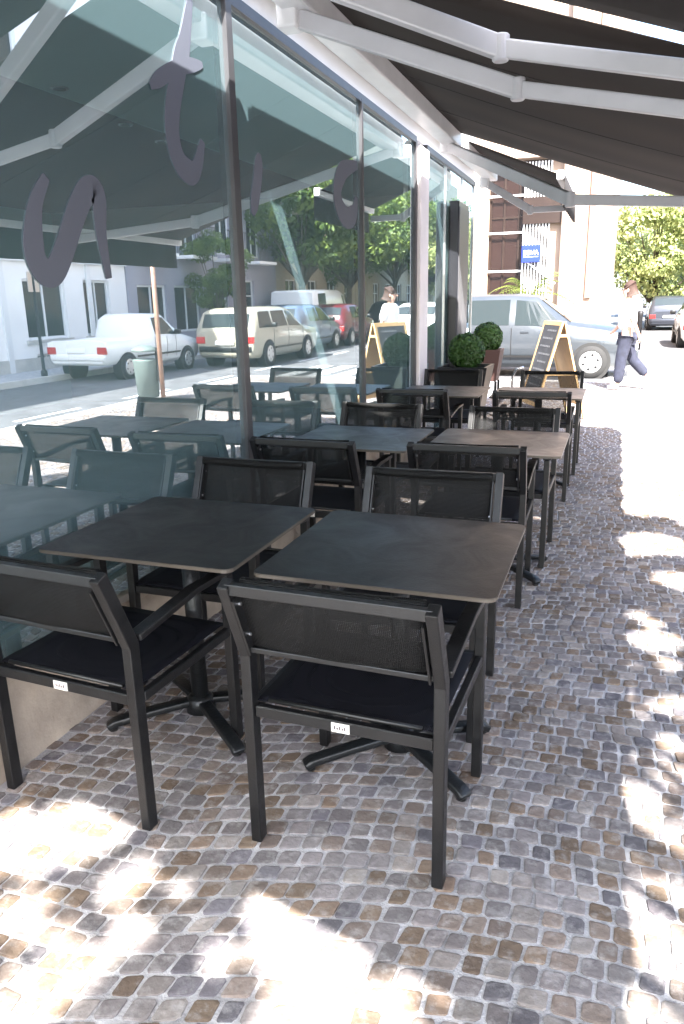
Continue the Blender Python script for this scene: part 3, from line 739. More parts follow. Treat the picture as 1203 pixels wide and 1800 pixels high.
# ------------------------------------------------------------------ cars
def interp(P, x):
    if x <= P[0][0]: return P[0]
    for a, b in zip(P, P[1:]):
        if x <= b[0]:
            t = (x-a[0])/(b[0]-a[0]); return [u+(v-u)*t for u, v in zip(a, b)]
    return P[-1]
def car(name, label, group, loc, rz, paint, L, W, P, wheels, wr, side, shields, seed=0):
    """P: stations (x, z_low, z_belt, z_top, half_low, half_belt, half_top); side: list of side windows (x0b,x1b,x0t,x1t)"""
    r = tag(empty(name, loc, rz), label, 'car', group)
    bm = bmesh.new(); rings = []
    for (x, zl, zb, zt, hl, hb, ht) in P:
        half = [(0, zl), (hl*.9, zl), (hl, zl+.10), (hb+.01, (zl+.1+zb)/2+.04), (hb, zb), (ht, zt-.045), (ht*.86, zt), (0, zt+.012)]
        ring = [(x, -y, z) for y, z in half]+[(x, y, z) for y, z in half[-2:0:-1]]
        rings.append([bm.verts.new(p) for p in ring])
    n = len(rings[0])
    for a, b in zip(rings, rings[1:]):
        for i in range(n): bm.faces.new((a[i], a[(i+1) % n], b[(i+1) % n], b[i])).smooth = True
    bm.faces.new(rings[0][::-1]); bm.faces.new(rings[-1])
    bmesh.ops.recalc_face_normals(bm, faces=bm.faces[:])
    me = bpy.data.meshes.new('body'); bm.to_mesh(me); bm.free(); me.materials.append(paint)
    o = bpy.data.objects.new('body', me); COL.objects.link(o); o.parent = r
    def S(x, t, sg, off):
        _, zl, zb, zt, hl, hb, ht = interp(P, x)
        y = hb+(ht-hb)*t; z = zb+(zt-.045-zb)*t
        return (x, sg*(y+off), z)
    for sg in (-1, 1):
        for (a, b, c, d) in side:
            mb = MB(); N_ = 6
            for i in range(N_):
                t0, t1 = i/N_, (i+1)/N_
                xb0, xb1, xt0, xt1 = a+(b-a)*t0, a+(b-a)*t1, c+(d-c)*t0, c+(d-c)*t1
                mb.quad(S(xb0, .06, sg, .006), S(xb1, .06, sg, .006), S(xt1, .90, sg, .006), S(xt0, .90, sg, .006))
            mb.build('window', M['carglass'], r)
        # sill trim and door handles
        mb = MB()
        for (a, b, c, d) in side[:2]:
            _, zl, zb, zt, hl, hb, ht = interp(P, a+.25); mb.box(a+.12, a+.28, sg*(hb+.012)-.01, sg*(hb+.012)+.01, zb-.10, zb-.075)
        mb.build('door_handle', paint, r)
        for xs in sorted({side[0][0]-.03, (side[0][1]+side[min(1, len(side)-1)][0])/2, side[min(1, len(side)-1)][1]-.06}):
            q = interp(P, xs); zl_, zb_, hb_q, hl_q = q[1], q[2], q[5], q[4]; mb = MB()
            mb.bar((xs, sg*(hb_q+.004), zb_-.02), (xs, sg*(hb_q+.012), (zl_+.1+zb_)/2+.04), .012, .006, (0, 1, 0))
            mb.bar((xs, sg*(hb_q+.012), (zl_+.1+zb_)/2+.04), (xs, sg*(hl_q+.006), zl_+.14), .012, .006, (0, 1, 0)); mb.build('door_seam', M['plastic'], r)
        _, zl, zb, zt, hl, hb, ht = interp(P, (wheels[0]+wheels[1])/2)
        mb = MB(); mb.box(wheels[0]+wr+.1, wheels[1]-wr-.1, sg*hb-.012, sg*(hb+.012)+.012*sg, zl+.20, zl+.24); mb.build('side_trim', M['plastic'], r)
    for x0, x1 in shields:
        mb = MB(); N_ = 5
        def Tt(x, k):
            _, zl, zb, zt, hl, hb, ht = interp(P, x); return (x, k*ht*.90, zt+(.018 if abs(k) < 1 else .006))
        for i in range(N_):
            a, b = x0+(x1-x0)*i/N_, x0+(x1-x0)*(i+1)/N_
            for k0, k1 in ((-1, -.5), (-.5, .5), (.5, 1)):
                mb.quad(Tt(a, k0), Tt(b, k0), Tt(b, k1), Tt(a, k1))
        mb.build('windscreen', M['carglass'], r)
    hbm = interp(P, wheels[0])[5]
    for wx in wheels:
        for sg in (-1, 1):
            hb = max(interp(P, wx)[4:6])
            mb = MB(); mb.tube([(wx, sg*(hb-.2), wr-.0), (wx, sg*(hb+.016), wr)], wr+.055, 28); mb.build('wheel_arch', M['tyre'], r, False)
            e = empty('wheel', (wx, sg*(hb-.06), wr)); e.parent = r
            mb = MB(); n_ = 32
            prof = [(wr*.66, -.10), (wr*.93, -.10), (wr, -.07), (wr, .07), (wr*.94, .10), (wr*.68, .105)]
            rg = [[mb.bm.verts.new((q*cos(2*pi*k/n_), sg*yy, q*sin(2*pi*k/n_))) for k in range(n_)] for q, yy in prof]
            for A, B in zip(rg, rg[1:]):
                for i in range(n_): mb.bm.faces.new((A[i], A[(i+1) % n_], B[(i+1) % n_], B[i])).smooth = True
            mb.build('tyre', M['tyre'], e)
            mb = MB(); mb.tube([(0, sg*.04, 0), (0, sg*.092, 0), (0, sg*.105, 0)], [wr*.69, wr*.68, wr*.60], n_)
            mb.build('rim', M['rim'], e)
            mb = MB()
            for k in range(6):
                a = 2*pi*k/6+.3; mb.tube([(wr*.44*cos(a), sg*.100, wr*.44*sin(a)), (wr*.44*cos(a), sg*.108, wr*.44*sin(a))], wr*.085, 10)
            mb.build('rim_opening', M['iron'], e)
    # lamps, plates, bumpers, mirrors
    f = interp(P, L-.02); b_ = interp(P, .02)
    for sg in (-1, 1):
        hb = interp(P, L-.12)[5]; zb = interp(P, L-.12)[2]
        mb = MB(); mb.box(L-.16, L+.012, sg*(hb-.12)-.13, sg*(hb-.12)+.13, zb-.20, zb-.06); mb.bevel(.03, 2).build('headlight', M['clearlens'], r, True)
        hb = b_[5]; zb = b_[2]
        mb = MB(); mb.box(-.012, .05, sg*(hb-.11)-.12, sg*(hb-.11)+.12, zb-.26, zb-.10); mb.bevel(.01, 2).build('tail_light', M['redlens'], r)
        xm = side[-1][1]-.12; hb, zb = interp(P, xm)[5], interp(P, xm)[2]
        mb = MB(); mb.box(xm-.05, xm+.07, sg*(hb+.10)-.08, sg*(hb+.10)+.08, zb+.02, zb+.14); mb.bevel(.025, 2).build('mirror', M['plastic'], r, True)
    for x, q in ((-.03, b_), (L-.05, f)):
        mb = MB(); mb.box(x, x+.08, -q[4]+.03, q[4]-.03, q[1]+.08, q[1]+.22); mb.bevel(.02, 2).build('bumper', M['plastic'] if paint is M['creamcar'] else paint, r, True)
    mb = MB(); mb.box(-.042, -.034, -.25, .25, b_[1]+.26, b_[1]+.36); mb.build('number_plate', M['signwhite'], r)
    return r
hatch = lambda L, H, W: [(0, .32, .72, .80, W*.44, W*.46, W*.40), (.06, .22, .90, 1.02, W*.47, W*.49, W*.42), (.30, .20, .93, H-.10, W*.48, W*.50, W*.40), (.75, .19, .93, H-.01, W*.49, W*.505, W*.39),
      (L*.42, .19, .92, H, W*.49, W*.51, W*.39), (L*.56, .19, .91, H-.04, W*.49, W*.51, W*.385), (L*.74, .19, .90, .985, W*.49, W*.505, W*.43), (L*.80, .20, .87, .93, W*.49, W*.50, W*.43),
      (L*.93, .21, .76, .82, W*.48, W*.48, W*.40), (L-.05, .24, .62, .68, W*.45, W*.45, W*.38), (L, .32, .52, .58, W*.40, W*.40, W*.34)]
wagon = lambda L, H, W: [(0, .34, .80, .86, W*.45, W*.47, W*.42), (.04, .26, .90, .98, W*.47, W*.49, W*.43), (.22, .22, .92, H-.06, W*.48, W*.495, W*.42), (.55, .21, .92, H, W*.49, W*.50, W*.41),
      (L*.45, .21, .92, H+.01, W*.49, W*.505, W*.41), (L*.56, .21, .91, H-.03, W*.49, W*.505, W*.40), (L*.71, .21, .90, .97, W*.49, W*.50, W*.43), (L*.76, .21, .88, .92, W*.49, W*.50, W*.43),
      (L*.95, .23, .80, .84, W*.48, W*.48, W*.42), (L, .32, .66, .70, W*.45, W*.45, W*.40)]
boxv = lambda L, H, W: [(0, .36, .98, H-.10, W*.46, W*.49, W*.45), (.06, .28, 1.0, H-.03, W*.48, W*.50, W*.46), (L*.30, .25, 1.0, H, W*.49, W*.51, W*.46), (L*.62, .25, 1.0, H, W*.49, W*.51, W*.46),
      (L*.74, .25, 1.0, H-.12, W*.49, W*.51, W*.44), (L*.86, .26, .98, 1.06, W*.49, W*.50, W*.45), (L*.96, .28, .90, .98, W*.47, W*.48, W*.42), (L, .36, .70, .76, W*.43, W*.44, W*.38)]
G1 = 'cars parked along the street'
car('parked_car', 'silver estate car parked across the end of the pavement behind the A-frame board', G1, (-4.0, 16.42, -.1), 0, M['silver'], 4.4, 1.74,
    [(0, .34, .84, .92, .76, .80, .72), (.05, .24, .98, 1.08, .80, .84, .73), (.35, .21, 1.00, 1.52, .83, .865, .68), (.9, .20, 1.00, 1.60, .85, .875, .67), (2.0, .20, .985, 1.61, .85, .88, .67), (2.5, .20, .975, 1.56, .85, .88, .66),
     (3.15, .20, .97, 1.07, .85, .87, .76), (3.5, .21, .95, 1.03, .85, .86, .75), (4.1, .22, .86, .94, .83, .83, .70), (4.33, .26, .70, .80, .77, .77, .64), (4.4, .34, .56, .64, .68, .70, .58)],
    (.80, 3.57), .315, [(1.15, 1.98, 1.22, 1.98), (2.10, 3.05, 2.10, 2.55), (.45, 1.05, .62, 1.10)], [(2.58, 3.15)])
car('parked_car', 'cream estate car parked at the near kerb, mirrored in the shop window', G1, (5.45, 16.8, -.1), pi/2, M['creamcar'], 4.3, 1.62, wagon(4.3, 1.42, 1.62),
    (.80, 3.35), .30, [(1.15, 2.0, 1.2, 2.0), (2.08, 3.1, 2.08, 2.55), (.3, 1.05, .45, 1.1)], [(2.6, 3.12), (.03, .18)])
car('parked_car', 'light blue hatchback parked ahead of the cream estate', G1, (6.1, 21.1, -.1), pi/2, M['bluecar'], 3.9, 1.66, hatch(3.9, 1.45, 1.66),
    (.7, 3.15), .29, [(.85, 1.62, .95, 1.62), (1.7, 2.65, 1.7, 2.15)], [(2.25, 2.8), (.08, .28)])
car('parked_car', 'dark red hatchback parked behind the white van', G1, (6.08, 25.2, -.1), pi/2, M['redcar'], 3.7, 1.62, hatch(3.7, 1.42, 1.62),
    (.68, 3.0), .29, [(.8, 1.52, .9, 1.52), (1.6, 2.5, 1.6, 2.05)], [(2.15, 2.65), (.08, .28)])
car('parked_van', 'small white van parked farther up the street', G1, (7.80, 26.5, -.1), pi/2, M['whitecar'], 4.6, 1.8, boxv(4.6, 1.95, 1.8),
    (.95, 3.95), .33, [(3.15, 3.95, 3.15, 3.7), (.5, 1.3, .5, 1.3)], [(3.72, 4.15)])['category'] = 'van'
car('parked_car', 'charcoal hatchback beyond the white van', G1, (6.9, 35.4, -.1), pi/2, M['darkcar'], 3.9, 1.66, hatch(3.9, 1.45, 1.66),
    (.7, 3.15), .29, [(.85, 1.62, .95, 1.62), (1.7, 2.65, 1.7, 2.15)], [(2.25, 2.8)])
car('parked_car', 'dark car far up the street at right, nearly lost in glare', G1, (2.1, 36.2, -.1), pi/2, M['darkcar'], 3.9, 1.66, hatch(3.9, 1.45, 1.66),
    (.7, 3.15), .29, [(.85, 1.62, .95, 1.62), (1.7, 2.65, 1.7, 2.15)], [(2.25, 2.8), (.08, .28)])
car('parked_car', 'white hatchback cut by the right edge of the view, up the street', G1, (2.6, 24.4, -.1), pi/2, M['whitecar'], 3.9, 1.66, hatch(3.9, 1.42, 1.66),
    (.7, 3.15), .29, [(.85, 1.62, .95, 1.62), (1.7, 2.65, 1.7, 2.15)], [(2.25, 2.8), (.08, .28)])
# pickup: cab + open bed
pk = car('parked_pickup', 'small white pickup truck parked by the white building opposite', G1, (7.08, 13.3, -.1), pi/2, M['whitecar'], 4.2, 1.62,
    [(0, .42, .86, .90, .72, .78, .76), (.04, .36, .88, .91, .76, .80, .78), (1.75, .36, .88, .91, .76, .80, .78), (1.80, .34, .93, 1.36, .77, .80, .70), (1.95, .28, .93, 1.45, .78, .81, .66), (2.5, .26, .92, 1.45, .78, .82, .66), (3.15, .25, .90, .98, .78, .81, .70),
     (3.4, .25, .87, .92, .78, .80, .69), (4.05, .28, .74, .78, .76, .76, .64), (4.2, .36, .58, .62, .66, .68, .56)],
    (.80, 3.42), .28, [(1.98, 2.95, 2.02, 2.52)], [(2.58, 3.1)])
pk['category'] = 'pickup truck'; pk.scale = (.93, .93, .93)

# ------------------------------------------------------------------ buildings
def wall_holes(mb, O, U, V, Nn, u0, u1, v0, v1, holes, depth=.15, mi=0):
    O, U, V, Nn = map(Vector, (O, U, V, Nn))
    us = sorted({u0, u1, *[h[0] for h in holes], *[h[1] for h in holes]}); vs_ = sorted({v0, v1, *[h[2] for h in holes], *[h[3] for h in holes]})
    us = [u for u in us if u0 <= u <= u1]; vs_ = [v for v in vs_ if v0 <= v <= v1]
    P = lambda u, v, d=0: O+U*u+V*v-Nn*d
    for a, b in zip(us, us[1:]):
        for c, d in zip(vs_, vs_[1:]):
            mu, mv = (a+b)/2, (c+d)/2
            if any(h[0] < mu < h[1] and h[2] < mv < h[3] for h in holes): continue
            mb.quad(P(a, c), P(b, c), P(b, d), P(a, d), mi=mi)
    for (a, b, c, d) in holes:
        for p, q in (((a, c), (b, c)), ((b, c), (b, d)), ((b, d), (a, d)), ((a, d), (a, c))):
            mb.quad(P(*p), P(*q), P(*q, depth), P(*p, depth), mi=mi)
def windows(parent, O, U, V, Nn, holes, depth=.13, glass=None, fr=.06, split=2, frm=None, bars=()):
    O, U, V, Nn = map(Vector, (O, U, V, Nn)); fm = frm or M['winframe']
    for h in holes:
        a, b, c, d = h; mb = MB()
        P = lambda u, v, q: O+U*u+V*v-Nn*q
        def bx(u0, u1, v0, v1, q0, q1):
            vv = [mb.bm.verts.new(P(u, v, q)) for u in (u0, u1) for v in (v0, v1) for q in (q0, q1)]
            for f in ((0, 1, 3, 2), (4, 6, 7, 5), (0, 4, 5, 1), (2, 3, 7, 6), (0, 2, 6, 4), (1, 5, 7, 3)): mb.bm.faces.new([vv[i] for i in f])
        e = .002
        bx(a+e, a+fr, c+e, d-e, depth-.06, depth); bx(b-fr, b-e, c+e, d-e, depth-.06, depth)
        bx(a+fr, b-fr, c+e, c+fr, depth-.06, depth); bx(a+fr, b-fr, d-fr, d-e, depth-.06, depth)
        for k in range(1, split):
            uu = a+(b-a)*k/split; bx(uu-fr*.4, uu+fr*.4, c+fr, d-fr, depth-.055, depth)
        if d-c > 1.6: bx(a+fr, b-fr, c+(d-c)*.72, c+(d-c)*.72+fr*.7, depth-.05, depth)
        w_ = mb.build('window', fm, parent)
        mb = MB(); mb.quad(P(a, c, depth-.02), P(b, c, depth-.02), P(b, d, depth-.02), P(a, d, depth-.02)); mb.build('glass', glass or M['darkglass'], w_)
def building(name, label, O, U, Nn, length, h, depth, mt, holes, extra=None, **k):
    r = tag(empty(name, (0, 0, 0)), label, 'building')
    mb = MB(); wall_holes(mb, O, U, (0, 0, 1), Nn, 0, length, -.1, h, holes)
    O_, U_, N_ = Vector(O), Vector(U), Vector(Nn)
    P = lambda u, v, q: O_+U_*u+Vector((0, 0, v))-N_*q
    for (a, b) in ((0, 0), (length, length)): mb.quad(P(a, -.1, 0), P(a, -.1, depth), P(a, h, depth), P(a, h, 0))
    mb.quad(P(0, -.1, depth), P(length, -.1, depth), P(length, h, depth), P(0, h, depth)); mb.quad(P(0, h, 0), P(length, h, 0), P(length, h, depth), P(0, h, depth))
    mb.build('wall', mt, r, normals=False)
    windows(r, O, U, (0, 0, 1), Nn, holes, **k)
    return r, P
# opposite side of the street (facing -X), seen in the window
def ws(y, z): return (y*1.186, 1.48+(z-1.48)*1.186)
U_, N_ = (0, 1, 0), (-1, 0, 0)
h1 = []
for y0, y1, z0, z1 in ((12.1, 13.3, .82, 1.98), (13.9, 14.8, .82, 1.98)):
    a, c = ws(y0, z0); b, d = ws(y1, z1); h1.append((a, b, c, d))
a, c = ws(12.1, .12); b, d = ws(12.75, .55); h1.append((a+.2, b+.2, c+.05, d))
h1 += [(9.6, 10.6, .75, 2.0), (11.6, 13.2, .72, 2.05), (6.5, 7.5, .75, 2.0), (3.5, 4.5, .75, 2.0)]
for k in range(6): h1 += [(3.5+k*2.6, 4.7+k*2.6, 3.5, 5.4), (3.5+k*2.6, 4.7+k*2.6, 6.3, 8.0)]
h1 = [(u, v, a, b) for (u, v, a, b) in h1 if v < 18.2]
b1, P1 = building('white_building', 'white two storey building opposite with dark ground floor windows', (FAC, 0, 0), U_, N_, 18.3, 8.8, 8, M['plaster'], h1)
mb = MB()
for z in (2.45, 3.15, 5.9, 8.7): mb.box(FAC-.10, FAC, 0, 18.28, z, z+.12)
mb.build('string_course', M['winframe'], b1)
for y in (4.9, 8.6, 11.0, 13.6, 16.6):
    mb = MB(); mb.box(FAC-.05, FAC-.001, y, y+.16, 0, 2.44); mb.build('pilaster', M['winframe'], b1)
mb = MB(); mb.box(FAC-.04, FAC-.001, 0, 18.28, 0, .30); mb.build('base_course', M['kerb'], b1)
mb = MB()
for (u, v, a, b) in h1:
    if a < 1.2 and a > .5: mb.box(FAC-.06, FAC-.002, u-.09, v+.09, a-.08, a)
mb.build('sill', M['kerb'], b1)
h2 = [(.45, 1.95, .60, 1.98), (2.4, 3.9, .60, 1.98), (4.4, 5.8, .2, 1.98), (6.4, 7.9, .2, 2.2)]
for k in range(4): h2 += [(.6+k*2.3, 1.6+k*2.3, 3.0, 4.7), (.6+k*2.3, 1.6+k*2.3, 5.9, 7.4)]
b2, P2 = building('grey_building', 'grey mauve building opposite with balconies above its shop windows', (FAC-.03, 18.32, 0), U_, N_, 9.9, 9.2, 8, M['mauve'], h2, split=2)
mb = MB()
for k in range(4):
    for z in (2.85, 5.75): mb.box(FAC-.62, FAC-.04, 18.32+.35+k*2.3, 18.32+1.85+k*2.3, z-.1, z)
sl_ = mb.build('balcony_slab', M['plaster'], b2)
mb = MB()
for k in range(4):
    for z in (2.85, 5.75):
        y0, y1 = 18.32+.35+k*2.3, 18.32+1.85+k*2.3
        mb.box(FAC-.61, FAC-.59, y0, y1, z+.85, z+.88)
        for q in range(14): yy = y0+.03+(y1-y0-.06)*q/13; mb.box(FAC-.607, FAC-.593, yy-.007, yy+.007, z, z+.85)
mb.build('balcony_railing', M['iron'], sl_)
h3 = []
for k in range(14): h3 += [(1+k*2.4, 2.1+k*2.4, .3, 2.3), (1+k*2.4, 2.1+k*2.4, 3.5, 5.6), (1+k*2.4, 2.1+k*2.4, 6.6, 8.4)]
b3, _ = building('beige_building', 'long beige building opposite with rows of tall windows behind the trees', (FAC+.02, 28.25, 0), U_, N_, 36, 9.8, 8, M['beige'], h3)
# the bank across the side street (facing -Y)
U_, N_ = (1, 0, 0), (0, -1, 0)
bx0 = -14
hb_ = [(-3.18-bx0, -1.72-bx0, .0, 4.6)]
for k in range(4): hb_.append((1+k*2.5, 2.6+k*2.5, .6, 3.6))
bb, PB = building('bank_building', 'cream bank building across the side street with a brown glazed entrance', (bx0, 20.0, 0), U_, N_, 13.7, 13, 20, M['cream'], hb_, glass=M['brownglass'], frm=M['bronze'], split=4)
mb = MB()
for z in (1.15, 2.05, 2.95, 3.8): mb.box(-3.17, -2.35, 19.955, 19.985, z, z+.045)
mb.build('transom', M['winframe'], bb)
mb = MB()
for k in range(9): x = -2.33+k*.074; mb.box(x, x+.035, 19.90, 19.97, .7, 4.55)
mb.build('slat_screen', M['winframe'], bb)
mb = MB(); mb.tube([(-2.3, 19.86, 2.35), (-1.5, 19.86, 1.75)], .02, 8); mb.build('hand_rail', M['winframe'], bb, True)
mb = MB(); mb.box(-1.42, -.92, 19.72, 19.998, 0, 13); mb.box(-3.56, -3.20, 19.80, 19.998, 0, 13); mb.bevel(.02).build('column', M['cream'], bb)
mb = MB(); mb.box(-.80, -.66, 19.93, 19.998, 1.4, 13); mb.build('downpipe', M['pinkstone'], bb)
mb = MB(); mb.box(-2.34, -1.44, 19.84, 19.89, 3.15, 3.75); mb.build('fascia', M['bronze'], bb)
mb = MB(); mb.box(-3.18, -1.44, 19.75, 19.99, 4.62, 4.85); mb.build('canopy', M['cream'], bb)
# projecting blue sign
sg_ = tag(empty('bank_sign', (-2.10, 19.80, 2.46)), 'small square blue sign with white bank lettering on the slat screen', 'sign')
mb = MB(); mb.box(-.225, .225, -.03, .03, -.20, .20); mb.bevel(.008).build('panel', M['signblue'], sg_)
fc = bpy.data.curves.new('lettering', 'FONT'); fc.body = 'BBVA'; fc.size = .155; fc.align_x = 'CENTER'; fc.align_y = 'CENTER'; fc.extrude = .003; fc.offset = .001; fc.materials.append(M['signwhite'])
tmp = bpy.data.objects.new('tmp', fc); COL.objects.link(tmp); me = bpy.data.meshes.new_from_object(tmp.evaluated_get(bpy.context.evaluated_depsgraph_get())); bpy.data.objects.remove(tmp); fo = bpy.data.objects.new('lettering', me); COL.objects.link(fo); fo.parent = sg_; fo.location = (0, -.034, .02); fo.rotation_euler = (pi/2, 0, 0)
mb = MB(); mb.box(-.17, .17, -.034, -.031, -.075, -.065); mb.build('underline', M['signwhite'], sg_)
# palm before the bank
pp = tag(empty('palm_plant', (-2.0, 19.0, 0)), 'yellow green palm fronds in a pot before the bank entrance', 'plant')
mb = MB(); mb.tube([(0, 0, 0), (0, 0, .5)], [.2, .28], 20); mb.build('pot', M['kerb'], pp, True)
rr = random.Random(11); verts = []; faces = []
for i in range(26):
    a = rr.uniform(0, 2*pi); ln = rr.uniform(.9, 1.4); el = rr.uniform(.5, 1.2); pr = None
    for k in range(15):
        t = k/14; rd = ln*t*cos(el)*1.1; z = .6+.85+ln*sin(el)*t-.75*ln*t*t*(1.3-el*.5)
        c = Vector((cos(a)*rd, sin(a)*rd, z)); sd = Vector((-sin(a), cos(a), 0)); lw = .17*sin(pi*min(1, t+.08))+.01
        for sg in (-1, 1):
            q = len(verts); verts += [c, c+sd*sg*lw+Vector((cos(a)*.10, sin(a)*.10, -.05)), c+Vector((cos(a)*.035, sin(a)*.035, 0))]; faces.append((q, q+1, q+2))
me = bpy.data.meshes.new('frond'); me.from_pydata([tuple(v) for v in verts], [], faces); me.materials.append(M['palm']); o = bpy.data.objects.new('fronds', me); COL.objects.link(o); o.parent = pp
mb = MB(); mb.tube([(0, 0, .5), (.02, 0, 1.48)], [.07, .04], 10); mb.build('trunk', M['bark'], pp, True)

# ------------------------------------------------------------------ street things
tree(8.3, 21.8, 3.5, .95, 'small young tree on the far pavement mirrored beside the first mullion', M['leaf'], 31, 26, 300, .11, .34, .0, trunk_r=.05)
for i, (x, y, h, rd) in enumerate(((8.2, 28.5, 6.6, 2.6), (8.3, 34.5, 6.8, 2.8), (8.2, 42, 7.2, 3.0), (8.2, 51, 7.4, 3.2))):
    tree(x, y, h, rd, ['bushy street tree behind the van, first of the row opposite', 'second bushy tree of the row before the beige building', 'third tree of the row before the beige building', 'last tree of the row far up the opposite pavement'][i],
         M['leaf'], 40+i, 42, 300, .24, .40, .0, trunk_r=.15)
tree(1.6, 40.5, 6.2, 2.6, 'sunlit yellow green tree up the street at right', M['leafy'], 61, 40, 260, .22, .22, trunk_r=.16)
tree(4.4, 43, 6.2, 2.8, 'yellow green tree cut by the right edge of the view', M['leafy'], 62, 40, 260, .24, .22, trunk_r=.16)
tree(2.6, 58, 7.5, 3.6, 'pale tree farther up the street behind the sunlit one', M['leafy'], 63, 34, 200, .32, .2, trunk_r=.18)
bn = tag(empty('litter_bin', (3.05, 10.2, 0)), 'grey green litter bin hung on a rusty post near the kerb', 'bin')
mb = MB(); mb.tube([(0, 0, 0), (0, 0, 2.5)], .036, 14); mb.build('post', M['copper'], bn, True)
mb = MB(); mb.tube([(.26, 0, .06), (.26, 0, .62), (.26, 0, .64)], [.165, .20, .205], 22); mb.build('bucket', M['bingreen'], bn, True)
mb = MB(); mb.tube([(.26, 0, .76), (.26, 0, .80), (.26, 0, .85)], [.215, .20, .08], 22); hd = mb.build('hood', M['bingreen'], bn, True)
mb = MB(); mb.box(.02, .075, -.02, .02, .3, .82); mb.build('bracket', M['iron'], bn)
lp = tag(empty('street_post', (7.98, 13.3, 0)), 'slim dark post at the far kerb before the white building', 'post')
mb = MB(); mb.tube([(0, 0, 0), (0, 0, .12), (0, 0, .14), (0, 0, 2.2)], [.07, .07, .035, .03], 12); mb.build('shaft', M['iron'], lp, True)
mb = MB(); mb.box(-.01, .01, -.16, .16, 1.75, 2.15); mb.build('plate', M['alulight'], lp)
bo = tag(empty('kerb_bollard', (.62, 24.0, -.1)), 'small dark bollard beyond the walking person', 'bollard')
mb = MB(); mb.tube([(0, 0, 0), (0, 0, .95), (0, 0, 1.05), (0, 0, 1.1)], [.07, .07, .09, .05], 14); mb.build('shaft', M['iron'], bo, True)

# ------------------------------------------------------------------ person
def skinned(name, pts, edges, mt, parent, sub=2):
    me = bpy.data.meshes.new(name); me.from_pydata([p[:3] for p in pts], edges, []); me.materials.append(mt)
    o = bpy.data.objects.new(name, me); COL.objects.link(o)
    if parent: o.parent = parent
    md = o.modifiers.new('skin', 'SKIN'); md.use_smooth_shade = True
    for v, p in zip(me.skin_vertices[0].data, pts): v.radius = (p[3], p[4] if len(p) > 4 else p[3]); v.use_root = False
    me.skin_vertices[0].data[0].use_root = True
    sb = o.modifiers.new('sub', 'SUBSURF'); sb.levels = sb.render_levels = sub
    return o
pe = tag(empty('person', (.16, 12.95, .002)), 'person walking left across the pavement in a white shirt and blue grey jeans', 'person')
# local frame: walks towards -X; y is across the body
B = [(0, 0, .90, .11, .10), (-.01, 0, 1.08, .10, .085), (-.015, 0, 1.26, .13, .10), (-.015, 0, 1.37, .09, .07), (-.025, 0, 1.43, .05, .05), (-.045, 0, 1.49, .075, .08), (-.055, 0, 1.575, .075, .085),
     (-.01, -.09, .86, .075), (-.06, -.09, .48, .052), (-.08, -.09, .09, .036), (-.21, -.09, .035, .030),           # leading leg
     (.01, .09, .86, .075), (.10, .09, .48, .052), (.36, .09, .20, .036), (.33, .09, .08, .028),                    # trailing leg, heel lifted
     (-.01, -.19, 1.33, .045), (.07, -.22, 1.08, .036), (.17, -.22, .86, .026), (.19, -.22, .79, .022),            # arms
     (-.02, .19, 1.33, .045), (-.05, .22, 1.07, .036), (-.20, .22, .90, .026), (-.25, .22, .86, .022)]
E_ = [(0, 1), (1, 2), (2, 3), (3, 4), (4, 5), (5, 6), (0, 7), (7, 8), (8, 9), (9, 10), (0, 11), (11, 12), (12, 13), (13, 14), (2, 15), (15, 16), (16, 17), (17, 18), (2, 19), (19, 20), (20, 21), (21, 22)]
body = skinned('body', B, E_, M['skin'], pe)
sh_ = [(0, 0, .91, .165, .16), (-.01, 0, 1.08, .16, .15), (-.015, 0, 1.26, .18, .16), (-.015, 0, 1.38, .12, .10), (-.01, -.20, 1.33, .085), (.07, -.225, 1.10, .075), (-.02, .20, 1.33, .085), (-.05, .225, 1.09, .075)]
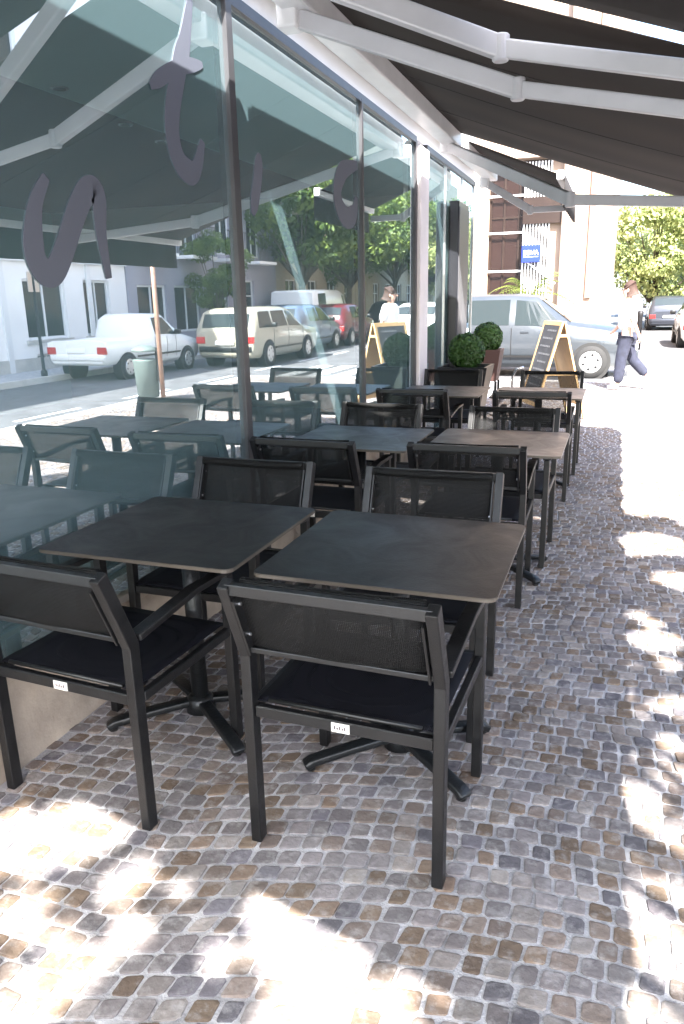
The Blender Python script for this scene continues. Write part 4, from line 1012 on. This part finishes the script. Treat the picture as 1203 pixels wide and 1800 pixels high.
skinned('shirt', sh_, [(0, 1), (1, 2), (2, 3), (2, 4), (4, 5), (2, 6), (6, 7)], M['shirt'], pe)
jn = [(0, 0, .90, .15, .14), (-.01, -.09, .80, .115), (-.06, -.09, .48, .095), (-.08, -.09, .10, .085), (.01, .09, .80, .115), (.10, .09, .48, .09), (.345, .09, .22, .075)]
skinned('jeans', jn, [(0, 1), (1, 2), (2, 3), (0, 4), (4, 5), (5, 6)], M['jeans'], pe)
skinned('hair', [(.015, 0, 1.53, .088, .095), (-.01, 0, 1.60, .10, .10), (-.07, 0, 1.650, .07, .078), (0.035, 0, 1.46, .07)], [(0, 1), (1, 2), (0, 3)], M['hair'], pe)
for pts in ([(-.055, -.09, .045, .05), (-.16, -.09, .04, .045), (-.24, -.09, .035, .033)], [(.355, .09, .18, .045), (.33, .09, .085, .045), (.28, .09, .04, .035)]):
    skinned('shoe', pts, [(0, 1), (1, 2)], M['shoe'], pe, 1)
# face details and fingers
mb = MB(); mb.tube([(-.12, 0, 1.53), (-.148, 0, 1.51)], [.008, .016], 8); mb.build('nose', M['skin'], pe, True)
for s in (-1, 1):
    mb = MB(); bmesh.ops.create_icosphere(mb.bm, subdivisions=2, radius=.012, matrix=Matrix.Translation((-.122, s*.034, 1.545))); mb.build('eye', M['hair'], pe, True)
    mb = MB(); bmesh.ops.create_icosphere(mb.bm, subdivisions=2, radius=.022, matrix=Matrix.Translation((-.035, s*.085, 1.525)) @ Matrix.Diagonal((.7, .4, 1.3, 1))); mb.build('ear', M['skin'], pe, True)
for hx, hy, hz in ((.19, -.22, .79), (-.25, .22, .86)):
    for k in range(5):
        dy = (k-2)*.013
        th_ = k == 0
        p0 = Vector((hx, hy+dy, hz)); p1 = p0+(Vector((-.03, -.02, -.015)) if th_ else Vector((-.005, dy*.2, -.045+abs(k-2.5)*.005))); p2 = p1+Vector((-.018, 0, -.025))
        mb = MB(); mb.tube([p0, p1, p2], [.010, .009, .007], 8); mb.build('finger', M['skin'], pe, True)
